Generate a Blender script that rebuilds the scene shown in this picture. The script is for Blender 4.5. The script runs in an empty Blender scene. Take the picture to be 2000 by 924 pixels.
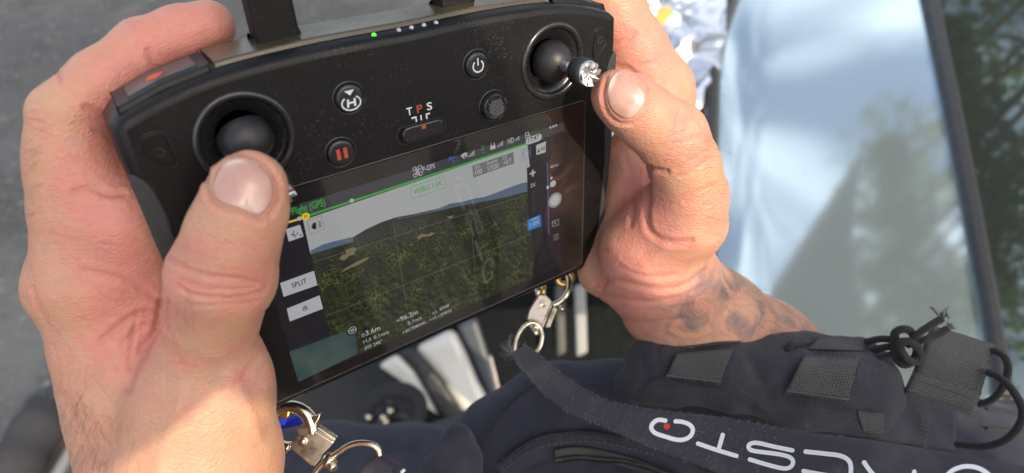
import bpy, bmesh, math, random
import numpy as np
from mathutils import Vector, Matrix
from mathutils.bvhtree import BVHTree
from mathutils.geometry import tessellate_polygon
random.seed(7); np.random.seed(7)
S = bpy.context.scene
COL = S.collection

# ------------------------------------------------------------------ camera, world, sun
FPX, CX, CY = 1230.0, 1000.0, 462.0           # focal length and centre in pixels of the 2000 x 924 photograph
CAMH = 1.45
PITCH = math.radians(45)
sp, cp = math.sin(PITCH), math.cos(PITCH)
cam_d = bpy.data.cameras.new('camera'); cam = bpy.data.objects.new('camera', cam_d); COL.objects.link(cam)
cam_d.sensor_width = 36; cam_d.lens = 36 * FPX / 2000; cam_d.clip_start = 0.01; cam_d.clip_end = 500
cam.location = (0, 0, CAMH); cam.rotation_euler = (math.radians(90) - PITCH, 0, 0)
cam_d.dof.use_dof = True; cam_d.dof.focus_distance = 0.228; cam_d.dof.aperture_fstop = cam_d.lens / 2.6
S.camera = cam
SUN = Vector((0.46, -0.657, 0.587)).normalized()
W = bpy.data.worlds.new('World'); S.world = W; W.use_nodes = True
nt = W.node_tree; bg = nt.nodes['Background']; sky = nt.nodes.new('ShaderNodeTexSky')
sky.sky_type = 'NISHITA'; sky.sun_disc = False
sky.sun_elevation = math.asin(SUN.z); sky.sun_rotation = math.atan2(SUN.x, SUN.y)
sky.air_density = 1.0; sky.dust_density = 5.0; sky.ozone_density = 1.0
# thin broken high cloud all over the sky
tcw = nt.nodes.new('ShaderNodeTexCoord'); mpw = nt.nodes.new('ShaderNodeMapping'); mpw.inputs['Scale'].default_value = (1, 1, 2.2); nzw = nt.nodes.new('ShaderNodeTexNoise'); nzw.inputs['Scale'].default_value = 3.4; nzw.inputs['Detail'].default_value = 6; nzw.inputs['Distortion'].default_value = .8
rpw = nt.nodes.new('ShaderNodeValToRGB'); rpw.color_ramp.elements[0].position = .40; rpw.color_ramp.elements[1].position = .68; rpw.color_ramp.elements[1].color = (.75, .75, .75, 1); mxw = nt.nodes.new('ShaderNodeMixRGB'); mxw.inputs[2].default_value = (9.0, 9.2, 9.4, 1)
nt.links.new(tcw.outputs['Generated'], mpw.inputs[0]); nt.links.new(mpw.outputs[0], nzw.inputs['Vector']); nt.links.new(nzw.outputs['Fac'], rpw.inputs[0]); nt.links.new(rpw.outputs[0], mxw.inputs[0]); nt.links.new(sky.outputs[0], mxw.inputs[1]); nt.links.new(mxw.outputs[0], bg.inputs[0]); bg.inputs[1].default_value = 0.15
sl = bpy.data.lights.new('sun', 'SUN'); sl.energy = 2.6; sl.angle = math.radians(0.5); sl.color = (1, 0.83, 0.60)
so = bpy.data.objects.new('sun', sl); COL.objects.link(so); so.location = (3, -4, 5)
so.rotation_euler = (-SUN).to_track_quat('-Z', 'Y').to_euler()
S.view_settings.view_transform = 'Standard'; S.view_settings.look = 'None'
S.view_settings.exposure = 0.68; S.view_settings.gamma = 1
S.cycles.use_denoising = True
S.cycles.max_bounces = 6; S.cycles.transparent_max_bounces = 12
S.cycles.caustics_reflective = False; S.cycles.caustics_refractive = False
S.cycles.sample_clamp_indirect = 6

# ------------------------------------------------------------------ coordinate helpers (millimetres, camera-aligned, x right, y down, z away)
RC = np.array([[0.82594108, -0.03954788, 0.56236759], [-0.32889989, -0.84398134, 0.42369842], [0.45787138, -0.53491257, -0.71008615]])
TC = np.array([-28.38166933, 3.76578302, 238.2677852])
def pd(px, py, d): return np.array([(px - CX) / FPX * d, (py - CY) / FPX * d, d], float)
def L(x, y, z=0.0): return RC @ np.array([x, y, z], float) + TC
def Ls(a): return np.asarray(a, float) @ RC.T + TC
def unp(px, py, z=0.0):
    d = pd(px, py, 1.0); n = RC[:, 2]; o = TC + n * z
    return RC.T @ (d * (n @ o) / (n @ d) - TC)
def pl(px, py, z=0.0): return Ls(unp(px, py, z))
def wd(a):
    a = np.asarray(a, float) / 1000.0
    o = np.empty_like(a); o[..., 0] = a[..., 0]
    o[..., 1] = -a[..., 1] * sp + a[..., 2] * cp
    o[..., 2] = -a[..., 1] * cp - a[..., 2] * sp + CAMH
    return o
def cm(w):
    w = np.asarray(w, float); u = w[..., 2] - CAMH; o = np.empty_like(w)
    o[..., 0] = w[..., 0]; o[..., 1] = -(w[..., 1] * sp + u * cp); o[..., 2] = w[..., 1] * cp - u * sp
    return o * 1000.0
NLOC = RC[:, 2]

# ------------------------------------------------------------------ object helpers
def tag(o, label=None, cat=None, group=None, kind=None):
    if label: o['label'] = label
    if cat: o['category'] = cat
    if group: o['group'] = group
    if kind: o['kind'] = kind
    return o
def empty(name, loc_cam, label, cat, group=None):
    o = bpy.data.objects.new(name, None); COL.objects.link(o); o.empty_display_size = 0.02
    o.location = wd(loc_cam); return tag(o, label, cat, group)
def rootloc(p):
    v = Vector((0, 0, 0))
    while p is not None: v = v + p.location; p = p.parent
    return v
class G:
    def __init__(s): s.v = []; s.f = []; s.n = 0
    def add(s, v, f):
        v = np.asarray(v, float).reshape(-1, 3); s.v.append(v)
        s.f += [tuple(i + s.n for i in q) for q in f]; s.n += len(v); return s
    def tube(s, pts, r, n=8, closed=False, cap=True): return s.add(*tube(pts, r, n, closed, cap))
def mk(name, v, f, mat, parent=None, smooth=True, uv=None, attr=None, bevel=0, kind=None, label=None):
    me = bpy.data.meshes.new(name); w = wd(np.asarray(v, float))
    off = np.array(rootloc(parent)) if parent else (np.array([*w.mean(0)[:2], w[:, 2].min()]))
    me.from_pydata((w - off).tolist(), [], [tuple(int(i) for i in q) for q in f]); me.update()
    if smooth: me.polygons.foreach_set('use_smooth', [True] * len(me.polygons))
    if uv is not None:
        l = me.uv_layers.new(name='UVMap'); li = np.empty(len(me.loops), int); me.loops.foreach_get('vertex_index', li)
        l.data.foreach_set('uv', np.asarray(uv, float)[li].ravel())
    if attr is not None:
        a = me.attributes.new('tone', 'FLOAT_COLOR', 'POINT'); a.data.foreach_set('color', np.c_[attr, np.ones(len(attr))].astype(np.float32).ravel())
    me.materials.append(mat)
    o = bpy.data.objects.new(name, me); COL.objects.link(o)
    if parent: o.parent = parent
    else: o.location = off
    if bevel:
        b = o.modifiers.new('bevel', 'BEVEL'); b.width = bevel / 1000; b.segments = 2; b.limit_method = 'ANGLE'; b.angle_limit = 0.6; b.harden_normals = False
    if kind: o['kind'] = kind
    if label: o['label'] = label
    return o
def mg(name, g, mat, parent=None, **k): return mk(name, np.concatenate(g.v), g.f, mat, parent, **k)
def frame(t):
    t = t / (np.linalg.norm(t) + 1e-12); a = np.array([0, 0, 1.0]) if abs(t[2]) < .9 else np.array([0, 1.0, 0])
    u = np.cross(t, a); u /= np.linalg.norm(u); return u, np.cross(t, u)
def tube(pts, r, n=8, closed=False, cap=True):
    P = np.asarray(pts, float); m = len(P); r = np.broadcast_to(np.asarray(r, float), (m,)); V = []; F = []; u = None
    for i in range(m):
        a = P[(i - 1) % m] if (i or closed) else P[0]; b = P[(i + 1) % m] if (i < m - 1 or closed) else P[-1]
        t = b - a; t = t / (np.linalg.norm(t) + 1e-12)
        if u is None: u, w = frame(t)
        else:
            u = u - t * (u @ t); u /= np.linalg.norm(u) + 1e-12; w = np.cross(t, u)
        for k in range(n):
            c = 2 * math.pi * k / n; V.append(P[i] + r[i] * (u * math.cos(c) + w * math.sin(c)))
    for i in range(m if closed else m - 1):
        j = (i + 1) % m
        for k in range(n): F.append((i * n + k, i * n + (k + 1) % n, j * n + (k + 1) % n, j * n + k))
    if cap and not closed: F.append(tuple(range(n))[::-1]); F.append(tuple((m - 1) * n + k for k in range(n)))
    return V, F
def spline(pts, k=8, closed=False):
    P = np.asarray(pts, float); m = len(P); out = []
    for i in range(m if closed else m - 1):
        g = lambda j: P[j % m] if closed else P[min(max(j, 0), m - 1)]
        a, b, c, d = g(i - 1), g(i), g(i + 1), g(i + 2)
        for q in range(k):
            t = q / k
            out.append(.5 * (2 * b + (c - a) * t + (2 * a - 5 * b + 4 * c - d) * t * t + (3 * b - a - 3 * c + d) * t ** 3))
    if not closed: out.append(P[-1])
    return np.array(out)
def slab(P, th, n=None):
    P = np.asarray(P, float); m = len(P)
    if n is None:
        n = np.zeros(3)
        for i in range(m): n += np.cross(P[i] - P[0], P[(i + 1) % m] - P[0])
        n /= np.linalg.norm(n) + 1e-12
        if n @ P.mean(0) < 0: n = -n
    V = np.r_[P, P + n * th]
    F = [tuple(range(m)), tuple(range(2 * m - 1, m - 1, -1))] + [(i, i + m, (i + 1) % m + m, (i + 1) % m) for i in range(m)]
    return V, F
def lathe(prof, c, ax, n=40, close=True):
    c = np.asarray(c, float); ax = np.asarray(ax, float); ax = ax / np.linalg.norm(ax); u, w = frame(ax); V = []; F = []
    for r, h in prof:
        for k in range(n):
            a = 2 * math.pi * k / n; V.append(c + ax * h + r * (u * math.cos(a) + w * math.sin(a)))
    m = len(prof)
    for i in range(m - 1):
        for k in range(n): F.append((i * n + k, i * n + (k + 1) % n, (i + 1) * n + (k + 1) % n, (i + 1) * n + k))
    if close: F.append(tuple((m - 1) * n + k for k in range(n)))
    return V, F
def fill(loops):
    """triangulated flat fill of an outer loop with holes, local x,y"""
    if len(loops) == 1:
        lp = loops[0]; return np.array([(x, y, 0.) for x, y in lp]), [tuple(q) for q in tessellate_polygon([[Vector((x, y, 0)) for x, y in lp]])]
    bm = bmesh.new(); E = []
    for lp in loops:
        vs = [bm.verts.new((x, y, 0)) for x, y in lp]
        E += [bm.edges.new((vs[i], vs[(i + 1) % len(vs)])) for i in range(len(vs))]
    bmesh.ops.triangle_fill(bm, edges=E, use_beauty=True, normal=(0, 0, 1)); bm.verts.index_update()
    v = np.array([p.co[:] for p in bm.verts]); f = [tuple(q.index for q in t.verts) for t in bm.faces]; bm.free(); return v, f

# ------------------------------------------------------------------ implicit sculpting
class Sculpt:
    def __init__(s, lo, hi, h):
        s.lo = np.array(lo, float); s.h = h; s.n = np.ceil((np.array(hi) - s.lo) / h).astype(int) + 1
        s.D = np.full(s.n, 60.0, np.float32); s.ax = [s.lo[i] + h * np.arange(s.n[i]) for i in range(3)]
    def _blk(s, mn, mx):
        a = np.clip(np.floor((mn - s.lo) / s.h).astype(int), 0, s.n - 1); b = np.clip(np.ceil((mx - s.lo) / s.h).astype(int) + 1, 1, s.n)
        sl = tuple(slice(a[i], max(b[i], a[i] + 1)) for i in range(3))
        X = np.stack(np.meshgrid(*[s.ax[i][sl[i]] for i in range(3)], indexing='ij'), -1); return sl, X
    def _mix(s, sl, d, k, sub=False):
        o = s.D[sl]
        if sub:
            d = -d; h = np.clip(.5 + .5 * (d - o) / k, 0, 1); s.D[sl] = o * (1 - h) + d * h + k * h * (1 - h)
        else:
            h = np.clip(.5 + .5 * (o - d) / k, 0, 1); s.D[sl] = o * (1 - h) + d * h - k * h * (1 - h)
    def cap(s, a, b, ra, rb, k=4, sub=False):
        a = np.asarray(a, float); b = np.asarray(b, float); m = max(ra, rb) + k + 6
        sl, X = s._blk(np.minimum(a, b) - m, np.maximum(a, b) + m); ab = b - a
        t = np.clip(((X - a) @ ab) / (ab @ ab + 1e-9), 0, 1)
        s._mix(sl, np.linalg.norm(X - a - t[..., None] * ab, axis=-1) - (ra + (rb - ra) * t), k, sub); return s
    def chain(s, pts, k=4):
        for (a, ra), (b, rb) in zip(pts[:-1], pts[1:]): s.cap(a, b, ra, rb, k)
        return s
    def ell(s, c, rad, axes=None, k=4, sub=False):
        c = np.asarray(c, float); rad = np.asarray(rad, float); A = np.eye(3) if axes is None else np.asarray(axes, float)
        m = rad.max() + k + 6; sl, X = s._blk(c - m, c + m); q = (X - c) @ A.T
        k0 = np.linalg.norm(q / rad, axis=-1); k1 = np.linalg.norm(q / rad ** 2, axis=-1) + 1e-9
        s._mix(sl, k0 * (k0 - 1) / k1, k, sub); return s
    def mesh(s, smooth=3):
        D = s.D; n = D.shape; I = D < 0
        c = np.zeros(tuple(i - 1 for i in n), np.int8)
        for dx in (0, 1):
            for dy in (0, 1):
                for dz in (0, 1): c += I[dx:n[0] - 1 + dx, dy:n[1] - 1 + dy, dz:n[2] - 1 + dz]
        idx = np.argwhere((c > 0) & (c < 8)); ids = -np.ones(c.shape, np.int64); ids[tuple(idx.T)] = np.arange(len(idx))
        acc = np.zeros((len(idx), 3)); cnt = np.zeros(len(idx))
        for a in range(3):
            for u in (0, 1):
                for w in (0, 1):
                    o = np.zeros(3, int); o[(a + 1) % 3] = u; o[(a + 2) % 3] = w; e = o.copy(); e[a] = 1
                    d0 = D[tuple((idx + o).T)]; d1 = D[tuple((idx + e).T)]; q = (d0 < 0) != (d1 < 0)
                    t = np.where(q, d0 / np.where(q, d0 - d1, 1), 0); p = o + t[:, None] * (e - o)
                    acc += np.where(q[:, None], p, 0); cnt += q
        V = s.lo + s.h * (idx + acc / cnt[:, None]); F = []
        for a in range(3):
            b, g = (a + 1) % 3, (a + 2) % 3
            s0 = [slice(None)] * 3; s1 = [slice(None)] * 3; s0[a] = slice(0, -1); s1[a] = slice(1, None)
            x = I[tuple(s0)] != I[tuple(s1)]; e = np.argwhere(x); e = e[(e[:, b] > 0) & (e[:, g] > 0) & (e[:, b] < n[b] - 1) & (e[:, g] < n[g] - 1)]
            q = []
            for u, w in ((-1, -1), (0, -1), (0, 0), (-1, 0)):
                o = np.zeros(3, int); o[b] = u; o[g] = w; q.append(ids[tuple((e + o).T)])
            q = np.stack(q, 1); fl = ~I[tuple(e.T)]; q[fl] = q[fl][:, ::-1]; F.append(q)
        F = np.concatenate(F); F = F[(F >= 0).all(1)]
        V = lap(V, F, smooth); return V, F
def lap(V, F, it, w=.5):
    F = np.asarray(F); E = np.concatenate([F[:, [i, (i + 1) % F.shape[1]]] for i in range(F.shape[1])]); E = np.concatenate([E, E[:, ::-1]])
    n = len(V); deg = np.maximum(np.bincount(E[:, 0], minlength=n), 1)[:, None]
    for _ in range(it):
        V = V + w * (np.stack([np.bincount(E[:, 0], weights=V[E[:, 1], i], minlength=n) for i in range(3)], 1) / deg - V)
    return V
def normals(V, F):
    F = np.asarray(F); q = np.cross(V[F[:, 2]] - V[F[:, 0]], V[F[:, -1]] - V[F[:, 1]]); N = np.zeros_like(V)
    for i in range(F.shape[1]):
        for j in range(3): N[:, j] += np.bincount(F[:, i], weights=q[:, j], minlength=len(V))
    return N / (np.linalg.norm(N, axis=1, keepdims=True) + 1e-12)
def pix(V): return np.stack([CX + FPX * V[:, 0] / V[:, 2], CY + FPX * V[:, 1] / V[:, 2]], 1)
def segdist(Q, P):
    d = np.full(len(Q), 1e9); P = np.asarray(P, float)
    for a, b in zip(P[:-1], P[1:]):
        ab = b - a; t = np.clip((Q - a) @ ab / (ab @ ab + 1e-9), 0, 1); d = np.minimum(d, np.linalg.norm(Q - a - t[:, None] * ab, axis=1))
    return d
def vnoise(P, s, seed=0):
    r = np.random.RandomState(seed); T = r.rand(32, 32, 32); Q = P / s; i = np.floor(Q).astype(int); f = Q - i; f = f * f * (3 - 2 * f); o = 0
    for dx in (0, 1):
        for dy in (0, 1):
            for dz in (0, 1):
                w = (f[:, 0] if dx else 1 - f[:, 0]) * (f[:, 1] if dy else 1 - f[:, 1]) * (f[:, 2] if dz else 1 - f[:, 2])
                o = o + w * T[(i[:, 0] + dx) % 32, (i[:, 1] + dy) % 32, (i[:, 2] + dz) % 32]
    return o - .5
def bvh(V, F): return BVHTree.FromPolygons([tuple(v) for v in V], [tuple(int(i) for i in f) for f in F])
def hit(B, px, py, off=0.0):
    d = Vector(pd(px, py, 1.0)).normalized(); l, n, i, s = B.ray_cast(Vector((0, 0, 0)), d)
    if l is None: return None, None
    n = np.array(n); n = n if n @ np.array(d) < 0 else -n
    return np.array(l) + n * off, n
def hits(B, pts, off, dflt=None):
    out = []; last = dflt
    for x, y in pts:
        p, n = hit(B, x, y, off)
        if p is None:
            if last is None: continue
            p = pd(x, y, last)
        last = p[2]; out.append(p)
    return np.array(out)

# ------------------------------------------------------------------ materials
def mat(name, col=(.5, .5, .5), rough=.5, metal=0., spec=.5, emit=None, es=0., sss=0., coat=0.):
    m = bpy.data.materials.new(name); m.use_nodes = True; b = m.node_tree.nodes['Principled BSDF']
    b.inputs['Base Color'].default_value = (*col, 1); b.inputs['Roughness'].default_value = rough; b.inputs['Metallic'].default_value = metal
    b.inputs['Specular IOR Level'].default_value = spec; b.inputs['Coat Weight'].default_value = coat
    if emit: b.inputs['Emission Color'].default_value = (*emit, 1); b.inputs['Emission Strength'].default_value = es
    return m
class N:
    """small node-graph helper on a material"""
    def __init__(s, m): s.m = m; s.t = m.node_tree; s.b = s.t.nodes['Principled BSDF']
    def new(s, ty, **k):
        n = s.t.nodes.new('ShaderNode' + ty)
        for a, v in k.items():
            if hasattr(n, a): setattr(n, a, v)
        return n
    def link(s, a, b): s.t.links.new(a, b)
    def coord(s, which='Object', scale=None):
        c = s.new('TexCoord').outputs[which]
        if scale is None: return c
        mp = s.new('Mapping'); s.link(c, mp.inputs[0]); mp.inputs['Scale'].default_value = scale if isinstance(scale, tuple) else (scale,) * 3; return mp.outputs[0]
    def noise(s, sc, det=3, vec=None, rough=.5, dist=0.):
        n = s.new('TexNoise'); n.inputs['Scale'].default_value = sc; n.inputs['Detail'].default_value = det; n.inputs['Roughness'].default_value = rough; n.inputs['Distortion'].default_value = dist
        if vec is not None: s.link(vec, n.inputs['Vector'])
        return n.outputs['Fac']
    def vor(s, sc, vec=None, feature='F1', out='Distance'):
        n = s.new('TexVoronoi', feature=feature); n.inputs['Scale'].default_value = sc
        if vec is not None: s.link(vec, n.inputs['Vector'])
        return n.outputs[out]
    def ramp(s, fac, stops):
        n = s.new('ValToRGB'); e = n.color_ramp.elements
        while len(e) < len(stops): e.new(.5)
        for q, (p, c) in zip(e, stops): q.position = p; q.color = (*c, 1) if len(c) == 3 else c
        s.link(fac, n.inputs[0]); return n.outputs[0]
    def mix(s, f, a, b):
        n = s.new('MixRGB')
        for i, x in enumerate((f, a, b)):
            if hasattr(x, 'node'): s.link(x, n.inputs[i])
            else: n.inputs[i].default_value = x if i == 0 else (*x, 1)
        return n.outputs[0]
    def math(s, op, a, b=0., c=None):
        n = s.new('Math', operation=op)
        for i, x in enumerate((a, b, c)):
            if x is None: continue
            if hasattr(x, 'node'): s.link(x, n.inputs[i])
            else: n.inputs[i].default_value = x
        return n.outputs[0]
    def bump(s, h, dist, strength=1., prev=None):
        n = s.new('Bump'); n.inputs['Distance'].default_value = dist; n.inputs['Strength'].default_value = strength; s.link(h, n.inputs['Height'])
        if prev is not None: s.link(prev, n.inputs['Normal'])
        return n.outputs[0]
    def normal(s, o): s.link(o, s.b.inputs['Normal'])
    def base(s, o): s.link(o, s.b.inputs['Base Color'])
    def rough(s, o): s.link(o, s.b.inputs['Roughness'])
    def attr(s):
        a = s.new('Attribute'); a.attribute_name = 'tone'; x = s.new('SeparateColor'); s.link(a.outputs['Color'], x.inputs[0]); return x.outputs

def skin_mat():
    m = mat('skin', rough=.42, spec=.38); n = N(m); a = n.attr(); co = n.coord()
    mott = n.noise(90, 4, co); fine = n.noise(420, 2, co)
    c = n.mix(a[0], (.545, .30, .19), (.60, .235, .185))
    c = n.mix(n.math('MULTIPLY', n.math('SUBTRACT', mott, .42), 1.7), c, (.555, .23, .165))
    c = n.mix(n.math('MULTIPLY', n.math('SUBTRACT', fine, .5), .5), c, (.68, .42, .30)); vein = n.noise(38, 3, co, .5, 1.5); c = n.mix(n.ramp(n.math('ABSOLUTE', n.math('SUBTRACT', vein, .5)), [(0, (.16,) * 3), (.03, (0, 0, 0))]), c, (.34, .26, .27))
    ink = n.math('MULTIPLY', a[1], n.ramp(n.noise(58, 4, co, .6, 1.6), [(.41, (0, 0, 0)), (.63, (1, 1, 1))]))
    c = n.mix(n.math('MULTIPLY', ink, .68), c, (.10, .11, .13))
    c = n.mix(n.math('MULTIPLY', a[2], .75), c, (.33, .14, .10))
    n.base(c); b = n.b
    b.inputs['Subsurface Weight'].default_value = .28; b.inputs['Subsurface Radius'].default_value = (1, .35, .2); b.inputs['Subsurface Scale'].default_value = .0035
    v1 = n.vor(820, co, 'DISTANCE_TO_EDGE'); mp = n.coord('Object', (1, 1, 2.2)); v2 = n.vor(380, mp, 'DISTANCE_TO_EDGE'); w = n.noise(160, 5, co, .6, 1.2)
    h = n.math('ADD', n.math('MULTIPLY', n.math('MINIMUM', v1, .25), 1.0), n.math('MULTIPLY', n.math('MINIMUM', v2, .22), 2.6))
    h = n.math('ADD', h, n.math('MULTIPLY', w, .7))
    n.normal(n.bump(h, .0003, .6)); n.rough(n.ramp(w, [(.3, (.34,) * 3), (.7, (.54,) * 3)]))
    return m
def nail_mat():
    m = mat('nail', rough=.22, spec=.6, coat=.6); n = N(m); a = n.attr(); co = n.coord()
    c = n.mix(a[0], (.49, .27, .215), (.60, .41, .36)); c = n.mix(a[1], c, (.82, .71, .52)); c = n.mix(a[2], c, (.42, .20, .15)); n.base(c)
    n.b.inputs['Subsurface Weight'].default_value = .15; n.b.inputs['Subsurface Scale'].default_value = .002
    n.normal(n.bump(n.noise(260, 3, co), .0003, .4)); return m
def plastic(name, col, rough, grain=900, depth=.00012, dust=.0, spec=.5):
    m = mat(name, col, rough, spec=spec); n = N(m); co = n.coord()
    n.normal(n.bump(n.noise(grain, 3, co), depth, .8))
    if dust:
        d = n.math('MULTIPLY', n.ramp(n.noise(1500, 2, co), [(.62, (0, 0, 0)), (.78, (1, 1, 1))]), n.ramp(n.noise(60, 3, co), [(.45, (.12,) * 3), (.8, (1,) * 3)]))
        n.base(n.mix(n.math('MULTIPLY', d, dust), col, (.42, .37, .30)))
    n.rough(n.ramp(n.noise(70, 4, co), [(.3, (max(rough - .1, .05),) * 3), (.75, (min(rough + .12, 1),) * 3)])); return m
def weave(name, col, pitch, depth, rough=.85, col2=None, dirt=.5, rib=False):
    """woven cloth: UV is in millimetres"""
    m = mat(name, col, rough, spec=.25); n = N(m); uv = n.coord('UV'); x = n.new('SeparateXYZ'); n.link(uv, x.inputs[0]); w = 2 * math.pi / pitch
    nz = n.noise(.35, 3, uv); U = n.math('ADD', x.outputs[0], n.math('MULTIPLY', nz, .8)); V = n.math('ADD', x.outputs[1], n.math('MULTIPLY', nz, .8))
    su = n.math('SINE', n.math('MULTIPLY', U, w)); sv = n.math('SINE', n.math('MULTIPLY', V, w * (.55 if rib else 1)))
    if rib: h = n.math('ADD', n.math('MULTIPLY', n.math('ABSOLUTE', sv), 1.6), n.math('MULTIPLY', su, .35))
    else: h = n.math('ADD', n.math('MULTIPLY', su, sv), n.math('MULTIPLY', n.math('ABSOLUTE', sv), .4))
    c = n.mix(n.ramp(h, [(.1, (0, 0, 0)), (.9, (1, 1, 1))]), tuple(q * .55 for q in col), col2 or tuple(min(q * 1.35, 1) for q in col))
    co = n.coord(); c = n.mix(n.math('MULTIPLY', n.ramp(n.noise(60, 5, co), [(.5, (0, 0, 0)), (.8, (1, 1, 1))]), .35 * dirt), c, (.16, .145, .125))
    lint = n.ramp(n.noise(1100, 2, co), [(.71, (0, 0, 0)), (.78, (1, 1, 1))]); c = n.mix(n.math('MULTIPLY', lint, .30 * dirt), c, (.4, .38, .36))
    n.base(c); n.normal(n.bump(n.noise(300, 3, co), .0004, .4, n.bump(h, depth / 1000))); n.b.inputs['Sheen Weight'].default_value = .12; return m

M = {}
M['skin'] = skin_mat(); M['nail'] = nail_mat()
M['body'] = plastic('black_plastic', (.005, .005, .006), .42, 1400, .00010, .32, .28)
M['panel'] = plastic('front_panel_plastic', (.005, .005, .0055), .46, 1800, .00006, .38, .28)
M['ring'] = plastic('satin_black', (.011, .011, .012), .28, 900, .00003, .3, .6)
M['ball'] = plastic('rubber_dome', (.014, .014, .016), .40, 1500, .00004, .25)
M['rubber'] = plastic('grip_rubber', (.03, .031, .034), .7, 700, .0004, .2)
M['well'] = plastic('gimbal_well', (.014, .014, .016), .26, 1200, .00003, .5, .7)
M['knurled'] = plastic('knurled_rubber', (.012, .012, .013), .5, 2600, .0004, .1)
M['ant'] = plastic('antenna_plastic', (.006, .006, .006), .55, 900, .0003, .25, .25)
M['trim'] = plastic('top_trim', (.05, .042, .024), .25, 1500, .00006, .45)  # dark grey trim; tan base colour carries dust plus the sun it reflects
M['steel'] = mat('machined_aluminium', (.72, .71, .70), .28, 1.); M['brass'] = mat('brass', (.75, .48, .16), .3, 1.)
M['nickel'] = mat('nickel', (.70, .63, .49), .18, 1.)
_n = N(M['nickel']); _co = _n.coord(); _n.normal(_n.bump(_n.noise(220, 4, _co), .00012, .6)); _n.rough(_n.ramp(_n.noise(160, 4, _co), [(.3, (.10,) * 3), (.75, (.34,) * 3)]))
M['brushed'] = mat('worn_nickel', (.50, .44, .38), .33, 1.)
_n = N(M['brushed']); _co = _n.coord(); _n.normal(_n.bump(_n.noise(500, 3, _co), .00008, .6)); _n.rough(_n.ramp(_n.noise(300, 4, _co), [(.3, (.24,) * 3), (.75, (.45,) * 3)]))
M['white_print'] = mat('white_print', (.62, .66, .70), .5); M['red_print'] = mat('red_print', (.42, .06, .035), .45)
M['grey_mark'] = mat('embossed_mark', (.035, .035, .038), .3)
M['bolt'] = weave('vest_cloth', (.033, .034, .054), .8, .10, .9)
M['cordura'] = weave('pouch_cloth', (.030, .033, .048), 1.15, .34, .75, (.066, .070, .094), .7)
M['web'] = weave('webbing', (.030, .030, .031), 1.1, .40, .7, (.082, .081, .080), .6, True)
M['strapcloth'] = weave('strap_cloth', (.062, .060, .076), .7, .06, .85, None, 1.4)
M['cord'] = weave('elastic_cord', (.015, .015, .016), .9, .25, .6, (.035, .035, .036), .3)
M['thread'] = mat('thread', (.085, .09, .095), .8); M['white_ink'] = mat('white_lettering', (.80, .81, .83), .6); M['red_ink'] = mat('red_ink', (.65, .04, .03), .6)
M['hair'] = mat('hair', (.10, .055, .03), .5)
M['navy'] = weave('trouser_cloth', (.048, .049, .070), 1.0, .1, .9)
M['zip'] = plastic('zip_tape', (.01, .01, .012), .6, 400, .0003)
M['glass_black'] = mat('screen_off', (.004, .004, .005), .06, spec=.5)

# glass cover over the display: clear pane with reflection and a little dust
gm = bpy.data.materials.new('cover_glass'); gm.use_nodes = True; t = gm.node_tree; t.nodes.clear()
o_ = t.nodes.new('ShaderNodeOutputMaterial'); tr = t.nodes.new('ShaderNodeBsdfTransparent'); gl = t.nodes.new('ShaderNodeBsdfGlossy'); gl.inputs['Roughness'].default_value = .035
fr = t.nodes.new('ShaderNodeFresnel'); fr.inputs[0].default_value = 1.8; mx = t.nodes.new('ShaderNodeMixShader'); df = t.nodes.new('ShaderNodeBsdfDiffuse'); df.inputs[0].default_value = (.50, .40, .30, 1)
tc = t.nodes.new('ShaderNodeTexCoord'); nz = t.nodes.new('ShaderNodeTexNoise'); nz.inputs['Scale'].default_value = 1300; nz.inputs['Detail'].default_value = 2
rp = t.nodes.new('ShaderNodeValToRGB'); rp.color_ramp.elements[0].position = .35; rp.color_ramp.elements[0].color = (.008,) * 3 + (1,); rp.color_ramp.elements[1].position = .8; rp.color_ramp.elements[1].color = (.022,) * 3 + (1,)
mx2 = t.nodes.new('ShaderNodeMixShader')
t.links.new(tc.outputs['Object'], nz.inputs[0]); t.links.new(nz.outputs['Fac'], rp.inputs[0]); t.links.new(rp.outputs[0], mx2.inputs[0])
t.links.new(tr.outputs[0], mx2.inputs[1]); t.links.new(df.outputs[0], mx2.inputs[2])
ge = t.nodes.new('ShaderNodeNewGeometry'); iv = t.nodes.new('ShaderNodeMath'); iv.operation = 'SUBTRACT'; iv.inputs[0].default_value = 1; mu = t.nodes.new('ShaderNodeMath'); mu.operation = 'MULTIPLY'
t.links.new(ge.outputs['Backfacing'], iv.inputs[1]); t.links.new(iv.outputs[0], mu.inputs[0]); t.links.new(fr.outputs[0], mu.inputs[1]); t.links.new(mu.outputs[0], mx.inputs[0]); t.links.new(mx2.outputs[0], mx.inputs[1]); t.links.new(gl.outputs[0], mx.inputs[2]); t.links.new(mx.outputs[0], o_.inputs[0])
M['glass'] = gm
def em(name, col, s=1.0):
    m = mat(name, (0, 0, 0), .5, spec=0., emit=col, es=s); return m
SCR = .30   # display brightness

# ------------------------------------------------------------------ ground
asph = mat('asphalt', (.1, .1, .1), .9); n = N(asph); co = n.coord('Object')
c = n.mix(n.ramp(n.noise(3.5, 5, co, .6), [(.35, (0, 0, 0)), (.7, (1, 1, 1))]), (.036, .040, .046), (.062, .068, .077))
c = n.mix(n.ramp(n.vor(55, co), [(.05, (1, 1, 1)), (.4, (0, 0, 0))]), c, (.105, .11, .118)); c = n.mix(n.ramp(n.noise(30, 3, co), [(.55, (0, 0, 0)), (.75, (1, 1, 1))]), c, (.03, .032, .035)); c = n.mix(n.ramp(n.vor(16, co), [(.06, (1, 1, 1)), (.2, (0, 0, 0))]), c, (.16, .165, .17)); c = n.mix(n.ramp(n.noise(1.6, 4, co, .65), [(.5, (0, 0, 0)), (.62, (.6,) * 3)]), c, (.105, .11, .12))
n.base(c); n.normal(n.bump(n.noise(120, 4, co), .006, 1))
gv = []; gf = []; R_ = 60; K = 24
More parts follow.
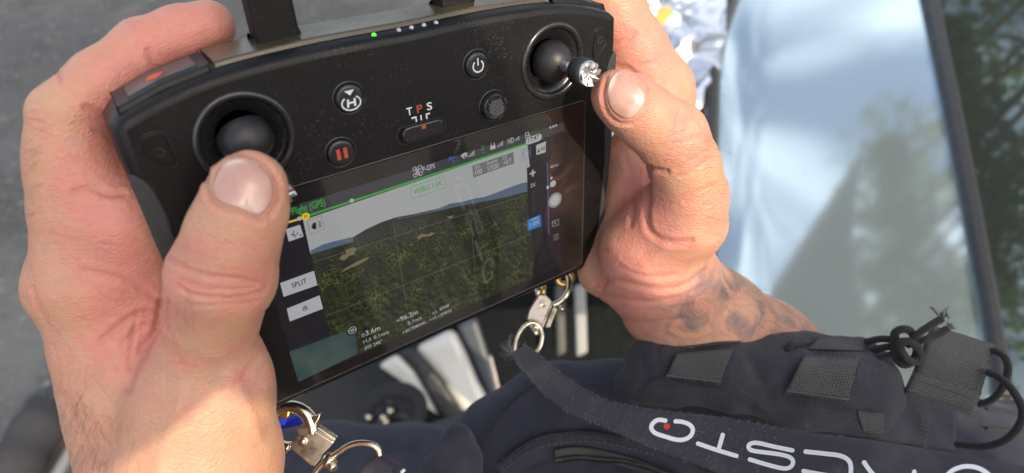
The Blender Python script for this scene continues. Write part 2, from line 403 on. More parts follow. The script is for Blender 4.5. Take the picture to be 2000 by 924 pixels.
for j in range(K + 1):
    for i in range(K + 1): gv.append((-R_ + 2 * R_ * i / K, -R_ + 2 * R_ * j / K, 0))
gf = [(j * (K + 1) + i, j * (K + 1) + i + 1, (j + 1) * (K + 1) + i + 1, (j + 1) * (K + 1) + i) for j in range(K) for i in range(K)]
tag(mk('ground', cm(np.array(gv, float)), gf, asph, None, smooth=False), kind='structure')

# ------------------------------------------------------------------ remote controller (controller-local millimetres: x right, y up, z out of the front face)
rc = empty('remote_controller', L(0, -42, -16), 'black drone remote controller with built-in screen held in both hands', 'remote controller')
half = [(0, 79), (30, 79.3), (56, 78), (72, 75), (83, 71.5), (85.2, 69.5), (85.6, 60), (85.2, 36), (84.8, 10), (83, -14), (80.8, -34), (79.6, -38.5), (76.5, -41), (72, -41.5), (40, -41.6), (0, -41.6)]
half = [tuple(q) for q in spline(np.array([(x, y, 0) for x, y in half[:5]], float), 4)[:, :2]] + half[5:]
OUT = half + [(-x, y) for x, y in half[::-1][1:-1]]
OUT = np.array(OUT)
def offs(P, d):
    a = np.roll(P, 1, 0); b = np.roll(P, -1, 0); t = b - a; t /= np.linalg.norm(t, axis=1, keepdims=True); nn = np.stack([t[:, 1], -t[:, 0]], 1)
    if np.sum((P - P.mean(0)) * nn) < 0: nn = -nn
    return P + nn * d
GX, GY = 55.5, 59.2
def circ(cx, cy, r, n=40): return [(cx + r * math.cos(2 * math.pi * k / n), cy + r * math.sin(2 * math.pi * k / n)) for k in range(n)]
FR = offs(OUT, -2.0)
fv, ff = fill([FR.tolist(), circ(-GX, GY, 13.2), circ(GX, GY, 13.2)])
mk('front_panel', Ls(fv), ff, M['panel'], rc, smooth=False)
g = G(); rings = [(-2.0, 0), (-.6, -.25), (.4, -1.0), (1.2, -4.6), (1.6, -6), (1.8, -18), (0, -24), (-4, -30), (-9, -33)]
V = []; n_ = len(OUT)
for d, z in rings: V += [(x, y, z) for x, y in offs(OUT, d)]
F = [(i * n_ + k, i * n_ + (k + 1) % n_, (i + 1) * n_ + (k + 1) % n_, (i + 1) * n_ + k) for i in range(len(rings) - 1) for k in range(n_)]
F.append(tuple((len(rings) - 1) * n_ + k for k in range(n_)))
hs = mk('housing', Ls(V), F, M['body'], rc); 
# raised shoulder trim along the top edge, left and right of the middle, with a seam
def band(x0, x1, dz0, dz1, off, th, name, m, k=24):
    xs = np.linspace(x0, x1, k); ty = np.interp(xs, [-85, -72, -56, -30, 0, 30, 56, 72, 85], [70.5, 75, 78, 79.3, 79, 79.3, 78, 75, 70.5])
    rows = []
    for x, y in zip(xs, ty): rows += [(x, y + off, dz0), (x, y + off + th, dz0 - .8), (x, y + off + th + .25, dz1 + .8), (x, y + off, dz1)]
    F = [(4 * i + a, 4 * i + (a + 1) % 4, 4 * i + 4 + (a + 1) % 4, 4 * i + 4 + a) for i in range(k - 1) for a in range(4)] + [(0, 1, 2, 3), tuple(4 * (k - 1) + a for a in (3, 2, 1, 0))]
    return mk(name, Ls(rows), F, m, rc, smooth=False, bevel=.5)
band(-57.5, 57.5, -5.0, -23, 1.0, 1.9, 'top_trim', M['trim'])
band(-83.5, -58.6, -4.2, -21, 1.0, 2.0, 'shoulder_cover', M['body'])
band(58.6, 83.5, -4.2, -21, 1.0, 2.0, 'shoulder_cover', M['body'])
b_ = band(-80, -61.5, -6.5, -18, 3.0, .5, 'record_button', M['ring'])
band(61.5, 80, -6.5, -18, 3.0, .5, 'shutter_button', M['ring'])
dy = lambda x: float(np.interp(x, [-85, -72, -56], [70.5, 75, 78]))
mk('record_dot', Ls([(-72 + 2.3 * math.cos(a), dy(-72 + 2.3 * math.cos(a)) + 3.9, -11.2 + 1.7 * math.sin(a)) for a in np.linspace(0, 6.283, 20, endpoint=False)] + [(-72 + 2.3 * math.cos(a), dy(-72 + 2.3 * math.cos(a)) + 3.0, -11.2 + 1.7 * math.sin(a)) for a in np.linspace(0, 6.283, 20, endpoint=False)]), [tuple(range(20))] + [(k, k + 20, (k + 1) % 20 + 20, (k + 1) % 20) for k in range(20)], mat('record_red', (.55, .09, .03), .4), b_)
# status lights
led_on = mat('led_green', (.05, .5, .02), .3, emit=(.08, 1, .05), es=.9); led_off = mat('led_clear', (.42, .42, .46), .15, spec=.8)
for i, x in enumerate((-10.8, -2.4, 2.0, 6.4, 10.8)):
    y = 79.0; mk('status_light', *lathe([(.75, -.6), (.75, .35), (.45, .75)], L(x, y + .95, -3.3), RC @ np.array([0, .75, .66]), 12), led_on if i == 0 else led_off, rc, label='lit green status light' if i == 0 else None)
# side grips
for sgn in (-1, 1):
    pr = [(85.6, 57.5), (86.8, 55.8), (86.9, 36), (86.2, 10), (84.5, -14), (82.3, -30), (80.6, -29), (81.5, -14), (82.8, 10), (82.0, 30), (81.4, 44), (82.2, 51.5), (83.4, 54.8)]
    g = G(); g.add(*slab(Ls([(sgn * x, y, .35) for x, y in pr]), 24, -NLOC)); mg('grip', g, M['rubber'], rc, smooth=False, bevel=.6)
# gimbals with sticks
def gimbal(cx, tilt, side=0.):
    ax = NLOC; c = L(cx, GY, 0)
    mk('gimbal_ring', *lathe([(14.3, -.05), (14.2, .5), (13.7, .95), (13.0, 1.0), (12.3, .7), (12.0, .1), (11.8, -.5), (11.2, -.8), (10.9, -1.0), (8.6, -3.4), (7.4, -4.4)], c, ax, 56, False), M['well'], rc)
    t = np.array([side, math.sin(tilt), math.cos(tilt)]); t = RC @ (t / np.linalg.norm(t)); c0 = L(cx, GY, -.5)
    st = empty('control_stick', c0, None, None); st.parent = rc; st.location = st.location - rc.location
    R = 7.7; prof = [(R * math.sin(a), R * math.cos(a)) for a in np.linspace(1.9, .16, 16)] + [(.01, R)]
    mk('dome', *lathe(prof, c0, t, 40, False), M['ball'], st)
    mk('dome_seam', *tube([c0 + (R + .02) * (RC @ np.array([math.sin(a), math.sin(tilt + .12) * math.cos(a), math.cos(tilt + .12) * math.cos(a)])) for a in np.linspace(-1.35, 1.35, 26)], .12, 6), M['grey_mark'], st)
    mk('shaft', *lathe([(2.2, 7.2), (2.0, 8.2), (1.8, 9), (1.8, 13.8)], c0, t, 20), M['steel'], st)
    # knurled grip and crown end
    V = []; F = []; n = 60; pf = [(2.3, 12.6), (3.6, 13.1), (4.7, 14.6), (5.0, 16.8), (4.8, 19.0), (4.3, 20.2), (2.4, 20.4)]
    u, w = frame(t)
    for i, (r, h) in enumerate(pf):
        for k in range(n): a = 2 * math.pi * k / n; rr = r * (1 + (.02 if (k + i) % 2 else -.012) * (1 < i < 5)); V.append(c0 + t * h + rr * (u * math.cos(a) + w * math.sin(a)))
    F = [(i * n + k, i * n + (k + 1) % n, (i + 1) * n + (k + 1) % n, (i + 1) * n + k) for i in range(len(pf) - 1) for k in range(n)] + [tuple((len(pf) - 1) * n + k for k in range(n))]
    mk('knurled_cap', V, F, M['knurled'], st)
    mk('cap_ring', *lathe([(4.3, 19.6), (4.4, 20.4), (4.1, 21.3), (2.6, 21.4), (1.0, 20.6)], c0, t, 30), M['steel'], st)
    g = G()
    for k in range(8):
        a = 2 * math.pi * k / 8; e = u * math.cos(a) + w * math.sin(a); s_ = -u * math.sin(a) + w * math.cos(a); b0 = c0 + t * 21.2
        P = [b0 + e * 1.2 - s_ * .3, b0 + e * 1.2 + s_ * .3, b0 + e * 4.1 + s_ * 1.2, b0 + e * 4.1 - s_ * .85]
        Q = [P[0] + t * .25, P[1] + t * .25, P[2] + t * 1.25, P[3] + t * .55]
        g.add(P + Q, [(4, 5, 6, 7), (0, 1, 5, 4), (1, 2, 6, 5), (2, 3, 7, 6), (3, 0, 4, 7)])
    mg('crown', g, M['steel'], st, smooth=False)
gimbal(-GX, math.radians(-36), .10); gimbal(GX, math.radians(1))
# buttons
def rbutton(name, cx, cy, r):
    mk(name + '_rim', *lathe([(r + .9, .0), (r + .75, .28), (r + .25, .22), (r + .2, -.6)], L(cx, cy), NLOC, 40, False), M['ring'], rc)
    return mk(name, *lathe([(r, -.8), (r, .7), (r - .35, 1.15), (r - .9, 1.3), (r * .5, 1.22), (.01, 1.18)], L(cx, cy), NLOC, 40, False), M['ring'], rc)
def flat(name, loops, z, m, parent, sol=.06):
    g = G()
    for P in loops:
        if len(P) == 2 and isinstance(P[0], list): v, f = fill(P); v[:, 2] = z; g.add(Ls(v), f)
        else: g.add(*slab(Ls([(x, y, z) for x, y in P]), sol, -NLOC))
    return mg(name, g, m, parent, smooth=False)
def stroke(P, w, closed=False):
    """flat ribbon quads in local x,y"""
    P = np.asarray(P, float); o = []; m = len(P)
    if closed: T = np.roll(P, -1, 0) - np.roll(P, 1, 0)
    else: T = np.gradient(P, axis=0)
    T /= np.linalg.norm(T, axis=1, keepdims=True) + 1e-9; nn = np.stack([-T[:, 1], T[:, 0]], 1) * w / 2
    for i in range(m if closed else m - 1):
        j = (i + 1) % m; o.append([tuple(P[i] + nn[i]), tuple(P[i] - nn[i]), tuple(P[j] - nn[j]), tuple(P[j] + nn[j])])
    return o
def arc(cx, cy, r, a0, a1, n=24, ry=None): return [(cx + r * math.cos(a), cy + (ry or r) * math.sin(a)) for a in np.linspace(math.radians(a0), math.radians(a1), n)]
hb = rbutton('home_button', -23.2, 63.9, 4.5)
cx, cy = -23.2, 63.1
flat('home_mark', [[(cx - 1.6, cy + 3.6), (cx + 1.6, cy + 3.6), (cx, cy + 2.0)]] + stroke(arc(cx, cy - .4, 3.0, 128, 412, 44, 2.2), .42) + [[(cx - 1.55, cy - 1.6), (cx - .9, cy - 1.6), (cx - .55, cy + .9), (cx - 1.2, cy + .9)], [(cx + .75, cy - 1.6), (cx + 1.4, cy - 1.6), (cx + 1.6, cy + .9), (cx + .95, cy + .9)], [(cx - .9, cy - .6), (cx + .9, cy - .6), (cx + .95, cy), (cx - .8, cy)]], 1.36, M['white_print'], hb)
pb = rbutton('pause_button', -29.2, 47.4, 4.4)
flat('pause_mark', [[(-30.9, 45.6), (-29.7, 45.6), (-29.7, 49.2), (-30.9, 49.2)], [(-28.6, 45.6), (-27.4, 45.6), (-27.4, 49.2), (-28.6, 49.2)]], 1.36, M['red_print'], pb)
ob = rbutton('power_button', 22.7, 64.8, 4.5)
flat('power_mark', stroke(arc(22.7, 64.6, 2.0, 130, 410, 30), .5) + [[(22.45, 64.8), (22.95, 64.8), (22.95, 67.3), (22.45, 67.3)]], 1.36, M['white_print'], ob)
fx, fy = 28.3, 48.9
mk('function_button_rim', *lathe([(5.9, 0), (5.8, .35), (5.2, .3), (5.1, -1)], L(fx, fy), NLOC, 40, False), M['ring'], rc)
fb = mk('function_button', *lathe([(4.9, -1), (4.9, 1.6), (4.5, 2.2), (3.9, 2.3), (3.5, 1.7), (.01, 1.5)], L(fx, fy), NLOC, 44, False), M['ball'], rc)
for a in (20, 110, 200, 290):
    a = math.radians(a); e = np.array([math.cos(a), math.sin(a)]); s_ = np.array([-e[1], e[0]]); q = [e * 3.6 - s_ * 1.1, e * 4.95 - s_ * 1.5, e * 4.95 + s_ * 1.5, e * 3.6 + s_ * 1.1]
    mk('arrow_key', *slab(Ls([(fx + p[0], fy + p[1], 2.75) for p in q]), .8, -NLOC), M['ring'], fb, smooth=False, bevel=.15)
g = G()
for i in range(-4, 5):
    for j in range(-4, 5):
        if i * i + j * j < 15:
            x, y = fx + .82 * (i + .5 * (j % 2)), fy + .72 * j; r = .34
            g.add(Ls([(x - r, y - r, 1.4), (x + r, y - r, 1.4), (x + r, y + r, 1.4), (x - r, y + r, 1.4), (x - .14, y - .14, 2.7), (x + .14, y - .14, 2.7), (x + .14, y + .14, 2.7), (x - .14, y + .14, 2.7)]), [(0, 1, 5, 4), (1, 2, 6, 5), (2, 3, 7, 6), (3, 0, 4, 7), (4, 5, 6, 7)])
mg('knurling', g, M['steel'] if False else mat('knurl', (.45, .45, .47), .3, metal=.7), fb, smooth=False, kind='stuff')
# flight mode switch
def stad(cx, cy, hw, hh, n=12): return [(cx + hw - hh + hh * math.cos(a), cy + hh * math.sin(a)) for a in np.linspace(-1.571, 1.571, n)] + [(cx - hw + hh + hh * math.cos(a), cy + hh * math.sin(a)) for a in np.linspace(1.571, 4.712, n)]
v, f = fill([stad(-.6, 47.0, 9.6, 3.3), stad(-.6, 47.0, 9.0, 2.9)]); v[:, 2] = .2
mk('switch_well', Ls(np.r_[v, v - [0, 0, 1]]), f + [tuple(i + len(v) for i in q[::-1]) for q in f], M['ring'], rc, smooth=False)
sw = mk('mode_switch', *slab(Ls([(x, y, 1.7) for x, y in stad(-.3, 47.3, 8.0, 2.75)]), 2, -NLOC), M['ring'], rc, smooth=False, bevel=.5)
flat('switch_mark', [[(-1.0, 48.3), (.6, 48.3), (.6, 49.5), (-1.0, 49.5)]], 1.78, M['red_print'], sw)
TXT = {}
def text_geo(s):
    if s not in TXT:
        c = bpy.data.curves.new('t', 'FONT'); c.body = s; c.size = 1; c.resolution_u = 3; c.offset = .012
        o = bpy.data.objects.new('t', c); COL.objects.link(o); dg = bpy.context.evaluated_depsgraph_get(); me = bpy.data.meshes.new_from_object(o.evaluated_get(dg))
        v = np.array([p.co[:] for p in me.vertices]); f = [tuple(p.vertices) for p in me.polygons]
        bpy.data.objects.remove(o); bpy.data.curves.remove(c); bpy.data.meshes.remove(me); TXT[s] = (v, f)
    return TXT[s]
def text(s, p0, p1, h, z, m, parent, name='screen_text', loc=False):
    """lettering from p0 to p1 (pixels of the photo, or local mm) along the baseline, cap height h mm"""
    v, f = text_geo(s)
    a = np.array(p0) if loc else unp(*p0, z)[:2]; b = np.array(p1) if loc else unp(*p1, z)[:2]
    x0, x1 = v[:, 0].min(), v[:, 0].max(); d = b - a; w = np.linalg.norm(d); d = d / w; e = np.array([-d[1], d[0]])
    u = (v[:, 0] - x0) / (x1 - x0) * w; q = v[:, 1] / .70 * h
    P = a + u[:, None] * d + q[:, None] * e
    return mk(name, Ls(np.c_[P, np.full(len(P), z)]), f, m, parent, smooth=False)
for s_, x, m in (('T', -3.9, 'white_print'), ('P', -.15, 'red_print'), ('S', 3.5, 'white_print')):
    text(s_, (x - 1.0, 53.5), (x + 1.0, 53.5), 2.6, .06, M[m], rc, 'mode_letter', True)
flat('mode_lines', [[(-3.5, 52.5), (-1.6, 52.5), (-1.6, 52.0), (-3.5, 52.0)], [(-2.1, 52.1), (-1.6, 52.1), (-1.6, 50.6), (-2.1, 50.6)], [(-.25, 52.5), (.25, 52.5), (.25, 50.7), (-.25, 50.7)], [(1.8, 52.5), (3.4, 52.5), (3.4, 52.0), (1.8, 52.0)], [(1.8, 52.1), (2.3, 52.1), (2.3, 50.6), (1.8, 50.6)]], .06, M['white_print'], rc)
# custom corner buttons
def cbutton(P, mark):
    o = mk('corner_button', *slab(Ls([(x, y, .45) for x, y in P]), .9, -NLOC), M['panel'], rc, smooth=False, bevel=.3)
    mk('button_groove', *tube(Ls([(x, y, .02) for x, y in offs(np.array(P), .35)]), .14, 6, True), M['ring'], rc); flat('button_mark', mark, .5, M['grey_mark'], o)
cl = [(-80.4, 66.3), (-79.6, 67.0), (-76.0, 67.2), (-75.2, 66.6), (-74.4, 57.9), (-75.2, 57.0), (-76.4, 57.0), (-80.6, 61.0), (-81.0, 62.0)]
cbutton(cl, stroke([(-78.8, 61.2), (-77.4, 60.4), (-76.6, 61.4), (-76.9, 62.6), (-78.2, 63.0)], .3))
cbutton([(-x, y) for x, y in cl[::-1]], stroke(arc(77.9, 63.0, 1.2, 0, 360, 20), .3))
# antennas
for sg, x0 in ((-1, -36.8), (1, 24.5)):
    a = mk('antenna', *slab(Ls([(x0 - 6.4, 76, -11.5), (x0 + 6.4, 76, -11.5), (x0 + 6.4, 168, -11.5), (x0 + 5, 170, -11.5), (x0 - 5, 170, -11.5), (x0 - 6.4, 168, -11.5)]), 8.5, -NLOC), M['ant'], rc, smooth=False, bevel=1.1)
    mk('antenna_hinge', *lathe([(4.6, -7.2), (4.6, 7.2)], L(x0, 79.5, -16.5), RC[:, 0], 24), M['body'], rc, bevel=.4)

# ---- display and its printed light
G0 = np.array([(-71.2, 38.2), (-69.8, 40.6), (69.8, 40.6), (71.2, 39.2), (71.5, -37.6), (70.3, -38.9), (-69.8, -38.9), (-71.2, -37.6)])
mk('screen_bezel', *slab(Ls([(x, y, .10) for x, y in G0]), .5, -NLOC), M['glass_black'], rc, smooth=False)
g = G(); g.tube(Ls([(x, y, .12) for x, y in offs(G0, .15)]), .16, 6, True); mg('bezel_edge', g, mat('edge', (.05, .05, .05), .25, spec=.8), rc)
scr = mk('screen', *slab(Ls([(-60.9, 34.25, .16), (60.9, 34.25, .16), (60.9, -34.25, .16), (-60.9, -34.25, .16)]), .03, -NLOC), em('screen_black', (.012, .012, .02), .45), rc, smooth=False)
def px(P, z=.2): return [tuple(unp(x, y, z)[:2]) for x, y in P]
def scre(name, polys, z, col, s=SCR): return flat(name, polys, z, col if not isinstance(col, tuple) else em('scr', col, s), scr, .01)
C_w = em('scr_white', (.80, .83, .85), .30); C_g = em('scr_green', (.08, .62, .10), .33); C_dk = em('scr_dark', (.012, .012, .017), .3); C_b = em('scr_blue', (.03, .25, .75), .4)
C_y = em('scr_yellow', (.85, .62, .03), .5); C_r = em('scr_red', (.75, .10, .03), .45); C_t = em('scr_dim', (.55, .58, .58), .38); C_ink = em('scr_ink', (.03, .03, .035), .3)
scre('status_bar', [px([(584, 399), (1100, 239.5), (1101, 256), (1030, 281), (592, 428)])], .19, (.085, .09, .105))
scre('side_bar', [px([(1027, 300), (1030, 281), (1101, 256), (1102, 515), (1046, 541)])], .19, (.022, .020, .03))
hz = [(607, 489), (640, 478), (665, 470), (690, 463), (715, 448), (745, 434), (775, 424), (810, 418), (845, 410), (880, 401), (915, 395), (950, 388), (985, 378), (1015, 366), (1037, 358)]
hill = [(607, 489), (630, 478), (650, 472), (672, 467), (682, 464), (690, 463), (775, 426), (800, 423), (845, 412), (862, 405), (878, 398), (905, 394), (925, 388), (945, 385), (970, 376), (990, 368), (1015, 359), (1037, 354)]
scre('sky_picture', [px([(592, 430), (1030, 281), (1040, 375)] + hz[::-1][1:-1] + [(606, 495)])], .20, (.50, .515, .52), .42)
scre('hill_picture', [px(hill[:6] + [(690, 472), (607, 497)]), px(hill[6:] + [(1038, 372), (985, 386), (900, 402), (800, 424), (775, 428)])], .21, (.115, .165, .255), .42)
fm = mat('forest_picture', (0, 0, 0), .5, spec=0); n = N(fm); uv = n.coord('UV'); x = n.new('SeparateXYZ'); n.link(uv, x.inputs[0])
dpt = n.math('ADD', x.outputs[1], 4.0); u_ = n.math('DIVIDE', n.math('MULTIPLY', x.outputs[0], 30.), dpt); v_ = n.math('MULTIPLY', n.math('LOGARITHM', dpt, 2.718), 22.)
cb = n.new('CombineXYZ'); n.link(u_, cb.inputs[0]); n.link(v_, cb.inputs[1]); vec = cb.outputs[0]
fv_ = n.new('Mapping'); n.link(uv, fv_.inputs[0]); fv_.inputs['Scale'].default_value = (1, .8, 1); fo = fv_.outputs[0]; dp_ = n.ramp(n.math('DIVIDE', x.outputs[1], 34.), [(.12, (0, 0, 0)), (.75, (1, 1, 1))])
of_ = n.new('Mapping'); n.link(fo, of_.inputs[0]); of_.inputs['Location'].default_value = (.28, -.34, 0); fo2 = of_.outputs[0]
rel = n.math('SUBTRACT', n.mix(dp_, n.vor(1.15, fo2), n.vor(.46, fo2)), n.mix(dp_, n.vor(1.15, fo), n.vor(.46, fo)))
tr_ = n.math('SUBTRACT', .62, n.math('MULTIPLY', rel, 1.5)); t2 = n.mix(dp_, n.vor(2.2, fo), n.vor(1.3, fo)); big = n.noise(.16, 4, fo, .6); hl = n.noise(1.1, 3, fo)
c = n.mix(n.ramp(tr_, [(.15, (1, 1, 1)), (.75, (0, 0, 0))]), (.004, .007, .004), (.085, .105, .034))
c = n.mix(n.ramp(t2, [(.1, (1, 1, 1)), (.6, (0, 0, 0))]), n.mix(.55, c, (.008, .011, .008)), c)
c = n.mix(n.math('MULTIPLY', n.ramp(big, [(.45, (0, 0, 0)), (.68, (1, 1, 1))]), n.ramp(hl, [(.45, (0, 0, 0)), (.62, (1, 1, 1))])), c, (.125, .145, .030))
c = n.mix(n.ramp(n.math('DIVIDE', x.outputs[1], 12.), [(0, (.8,) * 3), (1, (0, 0, 0))]), c, (.024, .031, .030)); c = n.mix(n.ramp(n.noise(.09, 3, fo), [(.40, (.6,) * 3), (.55, (0, 0, 0))]), c, (.010, .014, .010))
n.link(c, n.b.inputs['Emission Color']); n.b.inputs['Emission Strength'].default_value = .6
fp = px([(606, 495)] + hz[1:] + [(1037, 358), (1045, 541), (1000, 560), (703, 692), (650, 672)]); v, f = fill([fp]); 
yh = np.interp(v[:, 0], [-44, 43], [12.5, 13.5]); v[:, 2] = .205
mk('forest_picture', Ls(v), f, fm, scr, smooth=False, uv=np.c_[v[:, 0], np.maximum(13.2 - v[:, 1], 0)])
scre('clearing_picture', [px(P) for P in ([(662, 506), (668, 498), (676, 496), (674, 489), (690, 483), (698, 487), (692, 492), (694, 496), (682, 500), (672, 509)], [(694, 513), (712, 504), (723, 502), (716, 508), (700, 517), (684, 524), (664, 533), (674, 524)], [(814, 464), (822, 457), (836, 458), (842, 454), (851, 455), (840, 461), (826, 463), (818, 468)], [(800, 478), (806, 475), (806, 479)], [(872, 424), (888, 420), (880, 427)])], .215, (.26, .20, .10), .42)
scre('grid_line', stroke(px([(768, 434), (795, 605)]), .16) + stroke(px([(917, 395), (930, 560)]), .16) + stroke(px([(612, 512), (1040, 377)]), .16) + stroke(px([(636, 618), (1043, 455)]), .16), .22, (.42, .44, .40), .17)
scre('horizon_bar', stroke(px([(600, 422), (1033, 279)]), .75), .23, C_g); scre('range_bar', stroke(px([(546, 440), (564, 434)]), .7), .23, C_r); scre('range_bar', stroke(px([(564, 434), (597, 424)]), .7), .23, C_y)
dot = lambda x, y, r, z=.24: [(a, b) for a, b in circ(*unp(x, y, z)[:2], r, 20)]
scre('bar_marker', [dot(585, 427, .75), dot(687, 392, .75)], .24, C_w); scre('home_marker', [dot(597, 423, 1.35, .25)], .25, C_y); text('H', (595, 426), (600, 424.5), 1.1, .26, C_ink, scr)
def button(P, m=C_w, z=.24): return scre('screen_button', [px(P, z)], z, m)
button([(558, 448), (586, 439), (593, 462), (564, 472)]); button([(547, 553), (613, 529), (620, 557), (554, 580)]); button([(560, 603), (624, 577), (631, 603), (566, 628)])
text('SPLIT', (571, 563), (600, 552), 1.9, .26, C_ink, scr); text('IR', (593, 608), (603, 604), 1.9, .26, C_ink, scr)
scre('screen_icon', stroke(px([(568, 458), (575, 460), (583, 454)]), .3) + stroke(px([(574, 450), (572, 458), (577, 464)]), .3) + [px([(584, 459), (589, 457), (588, 461)])], .26, C_ink)
scre('screen_icon', stroke(px([(600, 431), (628, 421), (634, 447), (607, 458), (600, 431)]), .2), .24, (.35, .36, .36)); scre('screen_icon', [px([(608, 444), (611, 436), (617, 434), (618, 447), (612, 448)])] + [q for a in (0, 4.5, 9) for q in stroke(px([(621 + a * .15, 434.5 + a), (627 + a * .15, 432.5 + a)]), .3)], .25, C_ink)
text('In Flight (GPS)', (557, 424), (636, 401), 2.5, .24, C_g, scr)
text('P-GPS', (826, 336), (850, 328), 1.9, .24, C_w, scr)
scre('screen_icon', stroke(px([(811, 329), (820, 342)]), .45) + stroke(px([(819, 329), (811, 342)]), .45) + [q for a, b in ((810, 330), (820, 327), (811, 342), (821, 339)) for q in stroke(arc(*unp(a, b, .2)[:2], .75, 0, 360, 12), .25)], .24, C_w)
scre('screen_icon', stroke(px([(876, 312), (888, 306)]), .7) + stroke(px([(878, 306), (887, 315)]), .5), .24, em('scr_dimblue', (.05, .13, .42), .45))
def bars(x, y, n=5, dx=2.6, m=C_w): return [q for i in range(n) for q in stroke(px([(x + i * dx, y - i * .85), (x + i * dx, y - i * .85 - 2.2 - i * 1.9)]), .3)]
scre('screen_icon', bars(915, 307) + [dot(904, 304, .7), dot(910, 301, .6)] + stroke(px([(902, 306), (906, 309), (909, 308)]), .3) + stroke(px([(906, 299), (912, 306)]), .6), .24, C_w)
scre('screen_icon', [dot(943, 292, .45)] + stroke(px([(940, 287), (943, 285), (946, 286)]), .3) + stroke(px([(941, 298), (944, 299), (946, 297)]), .3), .24, em('scr_dimgreen', (.03, .33, .10), .5))
scre('screen_icon', bars(971, 288) + [px([(957, 286), (967, 282.5), (968, 290), (958, 293)])] + stroke(px([(959, 285), (959, 280)]), .3) + stroke(px([(965, 283), (965, 278)]), .3), .24, C_w)
text('HD', (992, 282), (1004, 278), 2.2, .24, C_w, scr); scre('screen_icon', bars(1006, 276, 4, 2.4), .24, C_w); scre('screen_icon', stroke(px([(1027, 271), (1026, 260), (1032, 258), (1033, 264)]), .35) + stroke(px([(1030, 269), (1033, 263), (1036, 267)]), .4) + stroke(px([(1028, 265), (1032, 263)]), .3), .24, C_w)
text('92%', (1037, 265), (1051, 260), 1.6, .24, em('scr_dg', (.03, .12, .03), .5), scr)
scre('screen_icon', [dot(1075, 249, .5), dot(1081, 247, .5), dot(1086, 245, .5)], .24, C_w)
a_, b_2 = unp(1033, 275, .2)[:2], unp(1052, 268.5, .2)[:2]; d_ = (b_2 - a_); le = np.linalg.norm(d_); d_ /= le; e_ = np.array([-d_[1], d_[0]])
scre('clock_badge', [[tuple(a_ + d_ * (p[0]) + e_ * p[1]) for p in stad(le / 2, 0, le / 2 + 1.5, 1.5)]], .25, C_w); text('17:47', (1032, 278), (1053, 270.5), 1.75, .27, C_ink, scr)
button([(1047, 284), (1066, 276), (1066, 297), (1048, 303)]); text('AE', (1056, 295), (1065, 292), 1.7, .26, C_ink, scr); scre('screen_icon', [px([(1050, 295), (1054, 293.5), (1054, 297), (1050, 298)])] + stroke(px([(1050.5, 295), (1051, 291), (1053.5, 290.5), (1053.5, 294)]), .25), .26, C_ink)
scre('info_panel', [px([(922, 324), (1003, 297), (1004, 319), (925, 347)], .23)], .23, (.13, .14, .145), .6)
for s_, p0, p1, h, m in (('ISO', (927, 331), (938, 328), 1.4, C_t), ('100', (928, 342), (942, 338), 1.9, C_w), ('Shutter', (951, 323), (973, 315), 1.4, C_t), ('1/320', (953, 334), (974, 327), 1.9, C_w), ('EV', (983, 312), (991, 309), 1.4, C_t), ('+0.7', (984, 323), (999, 317), 1.9, C_w)):
    text(s_, p0, p1, h, .25, m, scr)
text('VISIBLE 1.0X', (808, 380), (863, 361), 2.0, .24, C_g, scr); scre('label_frame', stroke(px([(801, 365), (867, 344), (870, 366), (804, 389), (801, 365)]), .2), .24, C_g)
scre('screen_icon', stroke(px([(1018, 293), (1036, 287), (1037, 306), (1019, 313), (1018, 293)]), .2), .24, (.36, .37, .38)); scre('screen_icon', stroke(px([(1025, 296), (1022, 297), (1023, 306), (1026, 305)]), .35) + stroke(px([(1030, 294), (1033, 293), (1034, 302), (1031, 303)]), .35), .25, C_b)
scre('zoom_panel', [px([(1029, 328), (1045, 322), (1050, 535), (1046, 541), (1031, 400)])], .225, C_dk)
scre('screen_icon', stroke(px([(1034.5, 340), (1046, 336)]), .75) + stroke(px([(1040, 331.5), (1041, 345)]), .75), .25, C_w); text('2X', (1036, 367), (1046, 363.5), 1.7, .25, C_w, scr)
scre('zoom_tick', [q for i in range(9) for q in stroke(px([(1038.5 + i * .2, 375 + i * 5), (1044 + i * .2, 373 + i * 5)]), .16)], .25, (.2, .2, .22))
button([(1030, 430), (1056, 419), (1057, 442), (1031, 451)], C_b); text('1.0X', (1035, 444), (1054, 436), 2.1, .26, C_w, scr); text('VISIBLE', (1036, 432), (1052, 426), .9, .26, C_w, scr)
scre('slider_line', stroke(px([(1069, 318), (1072, 458)]), .45), .24, em('scr_ind', (.10, .17, .48), .4)); scre('slider_knob', [dot(1080, 359, 1.5), dot(1077, 348, .6), dot(1070, 366, .75)], .25, C_w); text('MENU', (1075, 329), (1090, 324), 1.1, .25, C_t, scr)
scre('shutter_icon', stroke(arc(*unp(1084, 391, .2)[:2], 3.2, 0, 360, 32), .35) + [dot(1084, 391, 2.7)], .25, C_w)
scre('screen_icon', stroke(px([(1078.5, 433), (1091, 428), (1091, 438.5), (1079, 443), (1078.5, 433)]), .3) + [px([(1083, 434), (1087, 434.5), (1083, 438)])] + [q for i in range(3) for q in stroke(px([(1081, 460 + i * 4.5), (1091, 457 + i * 4.5)]), .22)], .25, C_t)
text('D', (707, 659), (713, 656.5), 1.5, .25, C_t, scr); text('3.6m', (715, 656), (743, 644), 2.3, .25, C_w, scr); text('H.S', (710, 671), (726, 664), 1.4, .25, C_t, scr); text('0.1m/s', (730, 663), (760, 651), 1.6, .25, C_w, scr); text('SW 246°', (713, 684), (747, 669), 1.6, .25, C_w, scr)
